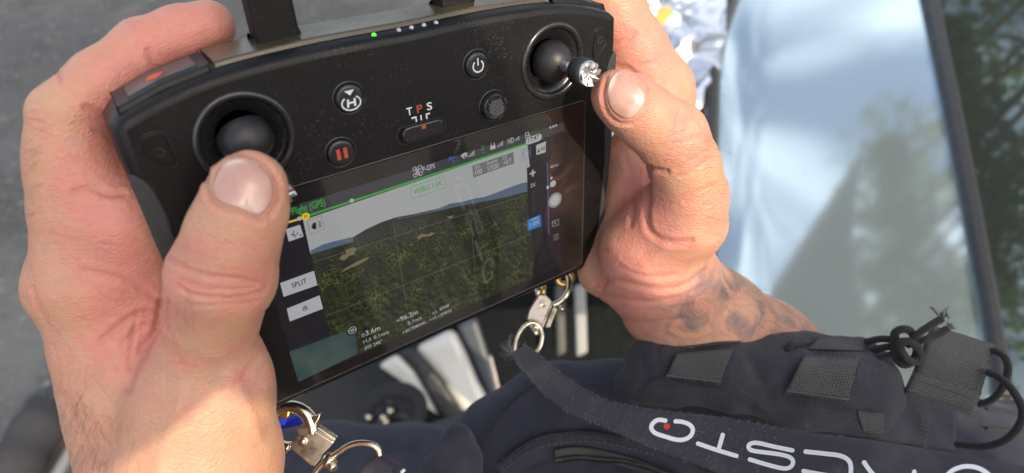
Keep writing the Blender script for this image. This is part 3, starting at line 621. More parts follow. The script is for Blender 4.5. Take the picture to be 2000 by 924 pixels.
text('H', (776, 630), (781, 627.5), 1.5, .25, C_t, scr); text('96.2m', (783, 628), (816, 613), 2.3, .25, C_w, scr); text('0.1m/s', (797, 635), (824, 623), 1.6, .25, C_w, scr); text('+45.708046 , +15.130836', (786, 653), (882, 608), 1.4, .25, C_w, scr); text('6568', (859, 607), (877, 599), 1.6, .25, C_w, scr); scre('screen_icon', stroke(px([(845, 611), (853, 607), (854, 610), (846, 614), (845, 611)]), .25), .25, C_t)
mp_ = mat('map_picture', (0, 0, 0), .5, spec=0); n = N(mp_); co = n.coord()
n.link(n.mix(n.ramp(n.noise(90, 4, co), [(.35, (0, 0, 0)), (.7, (1, 1, 1))]), (.018, .055, .058), (.06, .085, .075)), n.b.inputs['Emission Color']); n.b.inputs['Emission Strength'].default_value = .62
scre('map_picture', [px([(565, 687), (692, 640), (700, 690), (583, 746)])], .235, mp_)
scre('screen_icon', [dot(688, 645, 2.3)], .24, C_dk); scre('screen_icon', stroke(arc(*unp(688, 645, .2)[:2], 1.5, 0, 360, 24), .28) + stroke(arc(*unp(688, 645, .2)[:2], .6, 0, 360, 16), .25) + stroke(px([(681, 648), (695, 642)]), .25), .25, C_w)
mk('cover_glass', *slab(Ls([(x, y, .55) for x, y in offs(G0, -.25)]), .12, -NLOC), M['glass'], rc, smooth=False)

# ------------------------------------------------------------------ the person: hands, forearms and torso as one body
person = empty('person', pd(1500, 1500, 380), 'person in dark navy tactical vest and trousers holding the controller with both hands', 'person')
def P3(px_, py_, d, r): return (pd(px_, py_, d), r * d / FPX)
h_ = .85
def detail(V, F, creases, ridges, blobs):
    """press creases and raise ridges drawn as strokes, and paint pinker and inked areas, and a darker tone along the creases"""
    N_ = normals(V, F); Q = pix(V); fr = (np.einsum('ij,ij->i', N_, V / np.linalg.norm(V, axis=1, keepdims=True)) < .15)
    tone = np.zeros((len(V), 3)); D = np.zeros(len(V))
    for pts, w, dep in creases:
        q = np.array(pts, float); d = segdist(Q, spline(np.c_[q, np.zeros(len(q))], 5)[:, :2]); g_ = np.exp(-(d / w) ** 2) * fr; D -= g_ * dep * .95; D += np.exp(-((d - 1.9 * w) / (1.1 * w)) ** 2) * fr * dep * .30
        tone[:, 2] += g_ * min(dep, 1.0) * .26; tone[:, 0] += np.exp(-(d / (3.4 * w)) ** 2) * .28 * fr  # tone turns darker along each crease and pinker around it
    for pts, w, dep in ridges: D += np.exp(-(segdist(Q, pts) / w) ** 2) * fr * dep
    for x, y, r, a, ch in blobs: tone[:, ch] += a * np.exp(-(((Q[:, 0] - x) ** 2 + (Q[:, 1] - y) ** 2) / r ** 2))
    nz = vnoise(V, 6.0, 1) * .8 + vnoise(V, 2.6, 2) * .22
    V = V + N_ * (D + nz * .42)[:, None]
    tone[:, 0] += vnoise(V, 9.0, 3) * .35
    return V, np.clip(tone, 0, 1)

# --- left hand
lh = Sculpt((-165, -85, 135), (10, 120, 275), h_)
lh.chain([P3(128, 222, 181, 60), P3(203, 160, 185, 60), P3(285, 96, 190, 56), P3(352, 68, 193, 52), P3(408, 51, 195, 49)], 3)      # index finger
lh.chain([P3(132, 232, 182, 61), P3(145, 290, 186, 77), P3(155, 345, 189, 83), P3(162, 372, 191, 80)], 4)
lh.cap(pd(155, 425, 192), pd(190, 525, 199), 83 * 192 / FPX, 108 * 199 / FPX, 5)
lh.ell(pd(106, 562, 196), np.array([38, 52, 46]) * 196 / FPX, k=5)
lh.cap(pd(192, 560, 204), pd(252, 690, 212), 108 * 204 / FPX, 112 * 212 / FPX, 8)
lh.chain([P3(252, 690, 212, 112), P3(290, 800, 214, 124), P3(340, 940, 216, 144), P3(370, 1100, 222, 165)], 10)
th = [P3(481, 366, 166, 67), P3(472, 415, 167, 75), P3(454, 470, 170, 83), P3(434, 540, 176, 95), P3(416, 612, 184, 83), P3(402, 690, 192, 84), P3(397, 780, 199, 126), P3(388, 900, 205, 152), P3(372, 1100, 212, 165)]
lh.chain(th, 5); lh.cap(pd(497, 357, 166), pd(500, 400, 168), 54 * 166 / FPX, 56 * 168 / FPX, 4)
lh.ell(pd(286, 655, 206), np.array([62, 80, 60]) * 206 / FPX, k=9)
lh.ell(pd(455, 745, 196), np.array([70, 88, 60]) * 196 / FPX, k=8)
# middle, ring and little finger round the back of the grip
for y0, y1, r in ((33, 40, 9.2), (12, 18, 9.0), (-9, -3, 8.0)):
    lh.chain([(L(-92, y0, -22), r + 2), (L(-93, y1, -38), r + .8), (L(-78, y1 + 1, -45), r), (L(-57, y1 + 1, -44), r - .6), (L(-46, y1, -43), r - 1.2)], 4)
lh.cap(L(-92, 36, -22), L(-92, -8, -22), 14, 12, 8)
V, F = lh.mesh(3)
creases = [([(165, 208), (198, 220), (214, 230)], 5, .8), ([(138, 378), (172, 366), (205, 380), (243, 378)], 5.5, 1.0), ([(165, 345), (190, 362), (212, 374)], 4.5, .5), ([(290, 98), (303, 128), (322, 142)], 7, .7),
    ([(165, 528), (216, 541), (262, 556), (311, 588)], 6, .7), ([(308, 611), (266, 614), (233, 637), (196, 668)], 6.5, .85), ([(305, 628), (272, 640), (240, 672)], 5, .5), ([(316, 592), (304, 648), (272, 690), (252, 760)], 7, .9), ([(268, 615), (258, 660), (252, 720)], 4.5, .6),
    ([(333, 508), (362, 524), (392, 536), (428, 541), (470, 546), (520, 556)], 4.5, .55), ([(346, 560), (385, 577), (428, 582), (478, 580), (518, 566)], 4.5, .6), ([(350, 545), (392, 562), (440, 566), (500, 562)], 3.5, .35), ([(388, 598), (430, 594), (470, 592), (505, 585)], 4, .4),
    ([(62, 222), (80, 219), (100, 228)], 4, .45), ([(108, 138), (116, 150), (120, 164)], 4, .45), ([(64, 236), (84, 240)], 4, .35), ([(70, 250), (95, 262), (120, 290)], 3.5, .25), ([(250, 40), (262, 52)], 3.5, .3),
    ([(407, 330), (404, 362), (412, 392), (436, 409), (474, 420), (510, 434)], 4.5, 1.05), ([(413, 322), (440, 303), (480, 302), (516, 318), (540, 350), (544, 390), (526, 424)], 5, .5), ([(62, 560), (75, 600), (95, 640)], 5, .3), ([(120, 770), (150, 820), (175, 900)], 7, .35), ([(330, 640), (350, 700), (365, 740)], 5, .25), ([(440, 760), (470, 740), (500, 700)], 6, .25)]
for i in range(70):   # fine lines on the back of the finger and the web
    x, y = random.uniform(90, 260), random.uniform(240, 700); a = random.uniform(.1, .9) if y < 480 else random.uniform(.6, 1.5); l = random.uniform(18, 46)
    creases.append(([(x, y), (x + l * .5 * math.cos(a) + random.uniform(-3, 3), y + l * .5 * math.sin(a)), (x + l * math.cos(a), y + l * math.sin(a))], 2.6, random.uniform(.08, .26)))
for i in range(55):
    x, y = random.uniform(330, 520), random.uniform(470, 760); a = random.uniform(-.35, .5); l = random.uniform(20, 60)
    creases.append(([(x, y), (x + l * .5, y + l * .5 * math.sin(a) + random.uniform(-3, 3)), (x + l, y + l * math.sin(a))], 2.4, random.uniform(.06, .16)))
ridges = [([(452, 730), (478, 780), (500, 850)], 16, 1.0), ([(360, 760), (330, 860), (310, 924)], 18, .8), ([(205, 700), (240, 800)], 14, .6)]
blobs = [(330, 60, 130, .8, 0), (240, 170, 85, 1.0, 0), (200, 300, 70, .5, 0), (225, 420, 90, .9, 0), (250, 580, 100, 1.0, 0), (430, 60, 60, .45, 0), (500, 480, 60, .25, 0), (270, 660, 50, .5, 0), (210, 240, 40, .5, 0), (430, 560, 60, .3, 0)]
VL, TL = detail(V, F, creases, ridges, blobs); FL = F
BL_ = bvh(VL, FL)

# --- right hand and forearm
rh = Sculpt((15, -135, 195), (240, 150, 425), 1.0)
rh.chain([P3(1150, -60, 268, 62), P3(1196, 25, 274, 62), P3(1236, 100, 281, 66), P3(1272, 180, 289, 80), P3(1285, 240, 293, 74)], 4)    # index finger behind
rh.chain([P3(1205, 187, 228, 51), P3(1232, 205, 230, 57), P3(1272, 238, 235, 60), P3(1313, 268, 241, 66), P3(1336, 325, 250, 67), P3(1345, 385, 259, 72), P3(1338, 430, 266, 82)], 4)  # thumb
rh.ell(pd(1366, 370, 262), np.array([44, 42, 46]) * 262 / FPX, k=5)
rh.cap(pd(1312, 430, 272), pd(1262, 490, 282), 84 * 272 / FPX, 94 * 282 / FPX, 7)
rh.cap(pd(1230, 330, 300), pd(1212, 500, 304), 70 * 300 / FPX, 76 * 304 / FPX, 8)
rh.cap(pd(1178, 530, 300), pd(1250, 540, 292), 50 * 300 / FPX, 70 * 292 / FPX, 6)
rh.chain([P3(1290, 530, 292, 108), P3(1318, 585, 305, 100), P3(1380, 628, 315, 104), P3(1480, 694, 332, 108), P3(1590, 775, 352, 104), P3(1640, 900, 380, 104)], 9)
for y0, y1, r in ((38, 42, 9.2), (18, 21, 9.0), (-4, -1, 8.0)):
    rh.chain([(L(96, y0, -26), r + 2), (L(94, y1, -40), r + .8), (L(78, y1 + 1, -46), r), (L(57, y1 + 1, -45), r - .6), (L(46, y1, -44), r - 1.2)], 4)
V, F = rh.mesh(3)
creases = [([(1256, 320), (1272, 328), (1292, 334), (1304, 336)], 4.5, .9), ([(1266, 330), (1266, 380), (1264, 436), (1280, 462), (1316, 474), (1350, 470)], 6, 1.0), ([(1325, 222), (1318, 250), (1312, 275)], 3.5, .4), ([(1340, 205), (1362, 232), (1376, 262)], 3.5, .3), ([(1345, 240), (1338, 262), (1350, 272), (1372, 266)], 3.5, .45), ([(1312, 280), (1340, 276), (1372, 262), (1386, 285)], 3.5, .35), ([(1330, 345), (1350, 336), (1384, 310)], 3.5, .35), ([(1302, 330), (1330, 325), (1370, 300)], 3.5, .25), ([(1338, 395), (1360, 376), (1390, 362)], 3.5, .35),
    ([(1165, 556), (1205, 548), (1262, 562), (1330, 560), (1375, 530)], 5.5, .7), ([(1178, 575), (1240, 588), (1310, 585), (1370, 560)], 5, .5), ([(1208, 520), (1262, 540), (1320, 536)], 4.5, .4), ([(1216, 505), (1250, 522), (1290, 520)], 4, .3), ([(1205, 622), (1260, 632), (1330, 620)], 6, .5), ([(1230, 350), (1236, 400), (1232, 440)], 5, .5), ([(1222, 310), (1240, 360), (1262, 410)], 5, .4), ([(1185, 540), (1172, 580)], 4, .5), ([(1192, 86), (1225, 78), (1240, 62)], 4.5, .6), ([(1245, 128), (1275, 122), (1296, 110)], 4, .4),
    ([(1184, 152), (1178, 186), (1186, 220), (1208, 240), (1236, 240), (1258, 220), (1268, 192), (1262, 170)], 3.6, .8), ([(1196, 132), (1222, 130), (1246, 148), (1264, 172)], 4, .4)]
for i in range(60):
    x, y = random.uniform(1170, 1400), random.uniform(380, 610); a = random.uniform(-.2, .5); l = random.uniform(16, 50)
    creases.append(([(x, y), (x + l * .5, y + l * .5 * math.sin(a) + random.uniform(-3, 3)), (x + l, y + l * math.sin(a))], 2.4, random.uniform(.08, .2)))
for i in range(30):
    x, y = random.uniform(1290, 1390), random.uniform(210, 330); a = random.uniform(-.9, .4); l = random.uniform(10, 26)
    creases.append(([(x, y), (x + l * .5 * math.cos(a), y + l * .5 * math.sin(a) + random.uniform(-2, 2)), (x + l * math.cos(a), y + l * math.sin(a))], 2.2, random.uniform(.08, .18)))
ridges = [([(1300, 480), (1260, 520)], 14, .5), ([(1395, 520), (1470, 570)], 10, .7)]
blobs = [(1260, 80, 110, .8, 0), (1175, 200, 50, .4, 0), (1240, 380, 50, .7, 0), (1220, 470, 80, .45, 0), (1280, 430, 60, .3, 0), (1250, 600, 90, .5, 0), (1258, 185, 26, .3, 0)]
for x, y, r in ((1370, 590, 46), (1410, 560, 42), (1440, 610, 52), (1500, 640, 56), (1420, 540, 30), (1350, 630, 40), (1560, 670, 60), (1300, 640, 40), (1380, 560, 30)): blobs.append((x, y, r, .8, 1))
blobs += [(1187, 488, 5, .9, 2)]
VR, TR_ = detail(V, F, creases, ridges, blobs); FR_ = F
BR_ = bvh(VR, FR_)

# --- elbows, upper arms and torso, beyond the frame and under the vest
tb = Sculpt((-130, 60, 180), (520, 760, 640), 7)
tb.chain([(pd(350, 1020, 218), 30), (np.array([-70, 230, 270]), 38), (np.array([-20, 340, 340]), 44), (np.array([30, 470, 430]), 54)], 20)
tb.chain([(pd(1632, 880, 376), 29), (np.array([235, 240, 425]), 38), (np.array([360, 350, 470]), 45), (np.array([430, 460, 480]), 56)], 20)
tb.cap((150, 400, 480), (300, 580, 510), 100, 130, 30); tb.cap((40, 480, 440), (430, 440, 440), 75, 75, 30)
V3, F3 = tb.mesh(2)
allV = np.r_[VL, VR, V3]; allF = np.r_[FL, FR_ + len(VL), F3 + len(VL) + len(VR)]
mk('body', allV, allF, M['skin'], person, attr=np.r_[TL, TR_, np.zeros((len(V3), 3))])

# --- nails
def nail(B, out, free, cut, off=.5):
    """out: outline in pixels; free: direction (px) toward the free edge"""
    O = spline(np.c_[np.array(out, float), np.zeros(len(out))], 5, True)[:, :2]; c = O.mean(0); n = len(O); K = 9; V = []; T = []
    f = np.array(free, float); f /= np.linalg.norm(f); s = (O - c) @ f; smin, smax = s.min(), s.max(); N0 = np.zeros(3)
    for k in range(1, K + 1):
        for i in range(n):
            q = c + (O[i] - c) * k / K; p, nn = hit(B, *q)
            if p is None: p = V[-1] if V else pd(*q, 165.); nn = N0
            V.append(p); N0 = N0 + nn
            a = ((q - c) @ f - smin) / (smax - smin); edge = 1 if k == K and a < cut - .08 else 0
            lun = 1 / (1 + math.exp((a - .27) * 26)); fre = 1 / (1 + math.exp(-(a - cut - .05 * (k / K) ** 4) * 60)); T.append((.75 * lun, fre, edge * .9))
    V = np.array(V); N0 /= np.linalg.norm(N0); F = [(k * n + i, k * n + (i + 1) % n, (k + 1) * n + (i + 1) % n, (k + 1) * n + i) for k in range(K - 1) for i in range(n)]
    V = lap(V, F, 3, .5); r = np.repeat(np.arange(1, K + 1) / K, n); F.append(tuple(range(n))[::-1]); V = V + N0 * (off + .55 * (1 - r ** 4))[:, None]
    m = len(V); V = np.r_[V, V[-n:] - N0 * 1.1]; T += [(.2, .2, .8)] * n; F += [(m - n + i, m - n + (i + 1) % n, m + (i + 1) % n, m + i) for i in range(n)]
    return mk('fingernail', V, F, M['nail'], person, attr=np.array(T))
nail(BL_, [(431, 319), (462, 307), (500, 315), (526, 338), (539, 366), (534, 396), (516, 421), (496, 424), (470, 411), (436, 400), (416, 388), (412, 355)], (-.15, -1), .89)
nail(BR_, [(1203, 137), (1188, 158), (1184, 189), (1192, 215), (1212, 232), (1233, 235), (1251, 220), (1262, 198), (1259, 178), (1237, 156), (1218, 139)], (-1, -.42), .86)

# --- arm hair
def hairs(B, seeds, name, r=.034):
    g = G()
    for x, y, a, l, curl in seeds:
        p, nn = hit(B, x, y)
        if p is None: continue
        d = pd(x + math.cos(a), y + math.sin(a), p[2]) - pd(x, y, p[2]); d /= np.linalg.norm(d); s = np.cross(nn, d); pts = [p - nn * .2]
        for k in range(1, 7):
            t = k / 6; pts.append(p + d * l * t + nn * (l * .28 * math.sin(t * 2.2)) + s * curl * t * t * l)
        g.tube(pts, np.linspace(r, r * .35, 7), 4, cap=False)
    return mg(name, g, M['hair'], person, kind='stuff')
sd = []
for i in range(130):
    t = random.random(); x = np.interp(t, [0, 1], [120, 200]) + random.gauss(0, 26) + (40 if random.random() < .3 else 0); y = np.interp(t, [0, 1], [730, 922]) + random.gauss(0, 16)
    sd.append((x, y, random.uniform(.7, 2.0), random.uniform(5, 11), random.uniform(-.5, .5)))
for i in range(26): sd.append((random.uniform(62, 90), random.uniform(240, 440), random.uniform(2.2, 3.6), random.uniform(4, 7), random.uniform(-.4, .4)))
for i in range(24): sd.append((random.uniform(325, 380), random.uniform(560, 640), random.uniform(.9, 2.), random.uniform(4, 8), random.uniform(-.4, .4)))
hairs(BL_, sd, 'arm_hair')
sd = [(random.uniform(1370, 1406), random.uniform(270, 460), random.uniform(-1.2, .6), random.uniform(4, 8), random.uniform(-.5, .5)) for i in range(40)]
sd += [(random.uniform(1330, 1600), random.uniform(560, 650), random.uniform(.1, 1.2), random.uniform(5, 10), random.uniform(-.5, .5)) for i in range(220)]
hairs(BR_, sd, 'arm_hair')

# ------------------------------------------------------------------ vest and trousers (clothing of the person)
def uvof(V): return V[:, :2].copy()
vs = Sculpt((-60, 62, 225), (330, 215, 480), 1.5)
top = [(905, 985, 352, 70), (985, 865, 348, 88), (1085, 815, 345, 98), (1200, 800, 345, 92), (1400, 850, 350, 118), (1650, 905, 350, 135), (1850, 925, 350, 145), (2120, 940, 355, 155)]
vs.chain([P3(*q) for q in top], 10)
vs.chain([P3(1000, 1010, 335, 110), P3(1250, 1010, 335, 130), P3(1600, 1080, 335, 160), P3(2050, 1160, 335, 170)], 14)
vs.cap(pd(2060, 900, 345), pd(1840, 868, 340), 40 * 345 / FPX, 36 * 340 / FPX, 8)
V, F = vs.mesh(4); Nn = normals(V, F)
V = V + Nn * (vnoise(V, 26, 5) * 3.2 + vnoise(V, 9, 6) * .9)[:, None]
vest = mk('vest', V, F, M['bolt'], person, uv=uvof(V)); BV = bvh(V, F)
def dep(px_, py_, B=None, d=330.):
    p, n = hit(B or BV, px_, py_); return d if p is None else p[2]
def ribbon(rows, th, sub=6, across=5, sag=0.):
    """rows: (left px, right px, depth left, depth right); a strip of cloth with real thickness"""
    A = spline([pd(a[0], a[1], da) for a, b, da, db in rows], sub); B = spline([pd(b[0], b[1], db) for a, b, da, db in rows], sub); m = len(A); V = []; U = []; s = 0
    Lc = np.r_[0, np.cumsum(np.linalg.norm(np.diff((A + B) / 2, axis=0), axis=1))]
    for i in range(m):
        for k in range(across + 1):
            t = k / across; V.append(A[i] + (B[i] - A[i]) * t - np.array([0, 0, sag * 4 * t * (1 - t)])); U.append((Lc[i], t * np.linalg.norm(B[i] - A[i])))
    V = np.array(V); c = across + 1; F = [(i * c + k, i * c + k + 1, (i + 1) * c + k + 1, (i + 1) * c + k) for i in range(m - 1) for k in range(across)]
    Nn = normals(V, F)
    if np.mean(np.einsum('ij,ij->i', Nn, V)) < 0: Nn = -Nn
    n = len(V); V2 = np.r_[V, V + Nn * th]; F2 = F + [tuple(i + n for i in f[::-1]) for f in F]
    for i in range(m - 1):
        for k in (0, across): a = i * c + k; b = (i + 1) * c + k; F2.append((a, b, b + n, a + n))
    for i in (0, m - 1):
        for k in range(across): a = i * c + k; F2.append((a, a + 1, a + 1 + n, a + n))
    return V2, F2, np.array(U + U)
# curved pocket edge with a raw seam, and the zip below it
pe = [(975, 908), (1000, 885), (1045, 858), (1100, 846), (1160, 845), (1220, 856), (1275, 872), (1340, 900), (1400, 935)]
P = hits(BV, spline(np.c_[np.array(pe, float), np.zeros(len(pe))], 5)[:, :2], 1.0, 320)
lo = hits(BV, spline(np.c_[np.array(pe, float) + [6, 52], np.zeros(len(pe))], 5)[:, :2], .2, 320)
mk('pocket_flap', *(lambda r: (r[0], r[1], M['bolt'], vest))(ribbon([((*pix(a[None])[0],), (*pix(b[None])[0],), a[2] - 3.2, b[2] - .6) for a, b in zip(P[::3], lo[::3])], 1.0)), uv=ribbon([((*pix(a[None])[0],), (*pix(b[None])[0],), a[2] - 3.2, b[2] - .6) for a, b in zip(P[::3], lo[::3])], 1.0)[2])
mk('flap_piping', *tube(P - [0, 0, 3.0], 1.0, 8), M['cord'], vest, uv=np.zeros((len(P) * 8, 2)))
zp = spline(np.c_[np.array([(1085, 890), (1130, 884), (1190, 893), (1260, 914), (1330, 945)], float), np.zeros(5)], 8)[:, :2]
Z = hits(BV, zp, 3.2, 320)
mk('zip_tape', *ribbon([(tuple(q + [-3, -12]), tuple(q + [3, 14]), z[2] - 1.5, z[2] - 1.5) for q, z in zip(zp[::4], Z[::4])], .8)[:2], M['zip'], vest)
g = G()
for z0, z1 in zip(Z[:-1], Z[1:]):
    for t in (0, .33, .66):
        c0 = z0 + (z1 - z0) * t - [0, 0, 2.0]; d = (z1 - z0) / np.linalg.norm(z1 - z0); s_ = np.array([-d[1], d[0], 0]); 
        g.tube([c0 - s_ * 1.3, c0 + s_ * 1.3], .33, 5)
mg('zip_teeth', g, M['ring'], vest, kind='stuff')
# rounded fabric tab standing at the left of the vest
tb_ = Sculpt((-60, 70, 255), (10, 150, 345), 1.0)
tb_.chain([P3(893, 853, 300, 25), P3(880, 890, 300, 34), P3(858, 930, 300, 40), P3(840, 985, 300, 46)], 3)
tb_.chain([P3(905, 862, 306, 24), P3(910, 900, 306, 30), P3(905, 980, 306, 44)], 5)
V, F = tb_.mesh(3); V = V + normals(V, F) * (vnoise(V, 7, 9) * .9)[:, None]
mk('fabric_tab', V, F, M['bolt'], vest, uv=uvof(V))
sm_ = hits(BV, spline(np.c_[np.array([(938, 868), (962, 826), (1000, 782), (1040, 752), (1090, 728)], float), np.zeros(5)], 6)[:, :2], .4, 330)
mk('seam', *tube(sm_, .75, 6), M['cord'], vest, uv=np.zeros((len(sm_) * 6, 2)))
g = G()
for i in range(420):   # frayed threads along the raw pocket edge and round the tab
    if i % 3: p = P[random.randrange(len(P))] + [random.gauss(0, .8), random.gauss(0, .6), -3.6]
    else:
        t = random.uniform(-.2, 3.3); p = pd(893 + 24 * math.cos(t), 852 - 24 * math.sin(t), 300.)
    a = random.uniform(0, 6.28); l = random.uniform(.6, 2.0); g.tube([p, p + [l * .5 * math.cos(a), l * .5 * math.sin(a), -.2], p + [l * math.cos(a + .6), l * math.sin(a + .6), -.1]], .06, 3, cap=False)
mg('frayed_edge', g, mat('navy_lint', (.12, .12, .17), .9), vest, kind='stuff')
g = G()
for a, b in zip(P[:-1], P[1:]): o = np.array([.6, 3.2, -.5]); g.tube([a + o - [0, 0, 3], a * .4 + b * .6 + o - [0, 0, 3]], .3, 4)
mg('stitching', g, M['thread'], vest, kind='stuff')
# slotted panel edges at the far right of the vest
Bw = BV
for P_ in ([(1925, 800), (1960, 804), (2010, 812)], [(1925, 838), (1965, 842), (2012, 846)]):
    H = hits(Bw, P_, .6, 330)
    if len(H) > 2: mk('slot_edge', *tube(spline(H, 6), .7, 6), M['cord'], vest, uv=np.zeros((len(spline(H, 6)) * 6, 2)))
# trousers: two thighs below the vest
tr = Sculpt((-190, 110, 380), (120, 260, 620), 3)
tr.chain([P3(520, 925, 470, 92), P3(640, 912, 485, 84), P3(800, 915, 500, 84), P3(1000, 960, 520, 95)], 12); tr.chain([P3(480, 1080, 440, 140), P3(700, 1080, 450, 150), P3(950, 1100, 460, 160)], 20)
V, F = tr.mesh(3); V = V + normals(V, F) * (vnoise(V, 30, 11) * 6)[:, None]
mk('trousers', V, F, M['navy'], person, uv=uvof(V))

# ------------------------------------------------------------------ pouch on the vest
pouch = empty('pouch', pd(1480, 800, 300), 'black nylon pouch with webbing bands and knotted elastic cord on the vest', 'pouch')
ps = Sculpt((35, 32, 232), (200, 105, 345), .85)
ps.chain([P3(1228, 752, 298, 32), P3(1290, 722, 297, 62), P3(1400, 722, 294, 64), P3(1520, 738, 291, 70), P3(1640, 752, 288, 76), P3(1684, 758, 287, 74)], 6)
ps.chain([P3(1285, 688, 304, 36), P3(1400, 700, 302, 44), P3(1560, 702, 300, 46), P3(1680, 704, 298, 46)], 8)
ps.chain([P3(1255, 755, 292, 28), P3(1420, 765, 284, 30), P3(1560, 790, 281, 38), P3(1690, 812, 279, 40)], 8)
ps.cap(pd(1262, 668, 316), pd(1300, 690, 312), 14 * 316 / FPX, 30 * 312 / FPX, 6)
V, F = ps.mesh(3); Nn = normals(V, F)
Q = pix(V); fr = np.einsum('ij,ij->i', Nn, V) < 0
D = vnoise(V, 11, 21) * 2.0 + vnoise(V, 4.5, 22) * .5
for pts, w, dp in (([(1195, 752), (1300, 735), (1420, 758), (1560, 785), (1690, 803)], 6, 1.1), ([(1255, 700), (1262, 740), (1245, 765)], 9, 1.3), ([(1462, 690), (1480, 730), (1500, 770)], 12, .9), ([(1480, 792), (1520, 815), (1570, 825)], 9, -1.0), ([(1290, 650), (1282, 690), (1290, 720)], 8, 1.0), ([(1420, 775), (1470, 800)], 8, 1.0)):
    D -= np.exp(-(segdist(Q, pts) / w) ** 2) * fr * dp
D += np.exp(-(segdist(Q, [(1200, 756), (1300, 740), (1420, 763), (1560, 790), (1690, 809)]) / 3.5) ** 2) * fr * .9
V = V + Nn * D[:, None]
pb_ = mk('pouch_body', V, F, M['cordura'], pouch, uv=uvof(V) @ np.array([[.98, .17], [-.17, .98]])); BP = bvh(V, F)
def patch(name, quad, off, m, parent, th=1.3, nu=10, nv=8, B=None, lift=0., stitch=True, d0=290.):
    """a webbing band laid over the cloth: quad corners in pixels, draped on the surface"""
    B = B or BP; a, b, c, d = [np.array(q, float) for q in quad]; V = []; U = []
    for j in range(nv + 1):
        for i in range(nu + 1):
            u, v = i / nu, j / nv; q = (a * (1 - u) + b * u) * (1 - v) + (d * (1 - u) + c * u) * v; p, n = hit(B, *q)
            if p is None: p = pd(*q, V[-1][2] if V else d0)
            V.append(p); U.append((u, v))
    V = np.array(V); F = [(j * (nu + 1) + i, j * (nu + 1) + i + 1, (j + 1) * (nu + 1) + i + 1, (j + 1) * (nu + 1) + i) for j in range(nv) for i in range(nu)]
    V = lap(V, F, 4); U = np.array(U); V = V - V / np.linalg.norm(V, axis=1, keepdims=True) * (off + lift * (4 * U[:, 1] * (1 - U[:, 1])) + 1.3 * np.maximum(U[:, 1] - .75, 0) * 4 * stitch)[:, None]
    w = np.linalg.norm(V[nu] - V[0]); h = np.linalg.norm(V[-1] - V[nu]); n = len(V); vd = V / np.linalg.norm(V, axis=1, keepdims=True)
    V2 = np.r_[V, V + vd * th]; F2 = F + [tuple(i + n for i in f[::-1]) for f in F]; c_ = nu + 1
    bd = [i for i in range(nu)], [(j * c_ + nu) for j in range(nv)], [nv * c_ + i for i in range(nu, 0, -1)], [j * c_ for j in range(nv, 0, -1)]
    bl = [x for s in bd for x in s]
    F2 += [(bl[i], bl[i] + n, bl[(i + 1) % len(bl)] + n, bl[(i + 1) % len(bl)]) for i in range(len(bl))]
    UV = np.r_[U * [w, h], U * [w, h]]
    o = mk(name, V2, F2, m, parent, uv=UV)
    if stitch:
        g = G(); row = [V[(nv - 1) * c_ + i] - vd[0] * .25 for i in range(nu + 1)]; R = spline(row, 3)
        for i in range(len(R) - 1): g.tube([R[i] - vd[0] * .25, R[i] * .35 + R[i + 1] * .65 + [0, .7, 0] - vd[0] * .25], .42, 5)
        e = V[nv * c_:nv * c_ + c_]
        for i in range(60): t = random.random() * (nu - .01); k = int(t); p = e[k] * (1 - t + k) + e[k + 1] * (t - k); g.tube([p, p + np.array([random.gauss(0, .5), random.uniform(.2, 1.3), random.gauss(0, .4)])], .09, 3, cap=False)
        mg('stitching', g, M['thread'], o, kind='stuff')
    return o, V
w1, _ = patch('webbing_band', [(1314, 686), (1446, 671), (1411, 757), (1291, 738)], 2.4, M['web'], pouch)
patch('webbing_band', [(1374, 655), (1486, 652), (1449, 670), (1318, 684)], 2.0, M['web'], pouch, stitch=False)
w2, _ = patch('webbing_band', [(1565, 686), (1690, 690), (1664, 795), (1521, 772)], 2.6, M['web'], pouch)
patch('webbing_band', [(1592, 657), (1714, 658), (1692, 688), (1568, 683)], 2.2, M['web'], pouch, stitch=False)
patch('binding_tape', [(1668, 797), (1731, 803), (1731, 856), (1684, 848)], 1.0, M['web'], pouch, stitch=False)
# side panel behind the pouch mouth
g_ = ribbon([((1680, 715), (1672, 800), 287, 281), ((1712, 706), (1712, 850), 288, 280), ((1738, 722), (1735, 862), 296, 288), ((1752, 745), (1790, 868), 306, 300), ((1790, 770), (1840, 876), 310, 306), ((1868, 802), (1866, 880), 312, 310)], 1.4)
mk('back_panel', g_[0], g_[1], M['bolt'], pouch, uv=g_[2])
g = G()
for k in range(26): t = k / 25; a = pd(1806 + 8 * math.sin(k * 2.1) - 10 * t, 806 + 64 * t, 303.); g.tube([a, a + [1.6, .9, -.3]], .28, 4)
mg('stitching', g, M['thread'], pouch, kind='stuff')
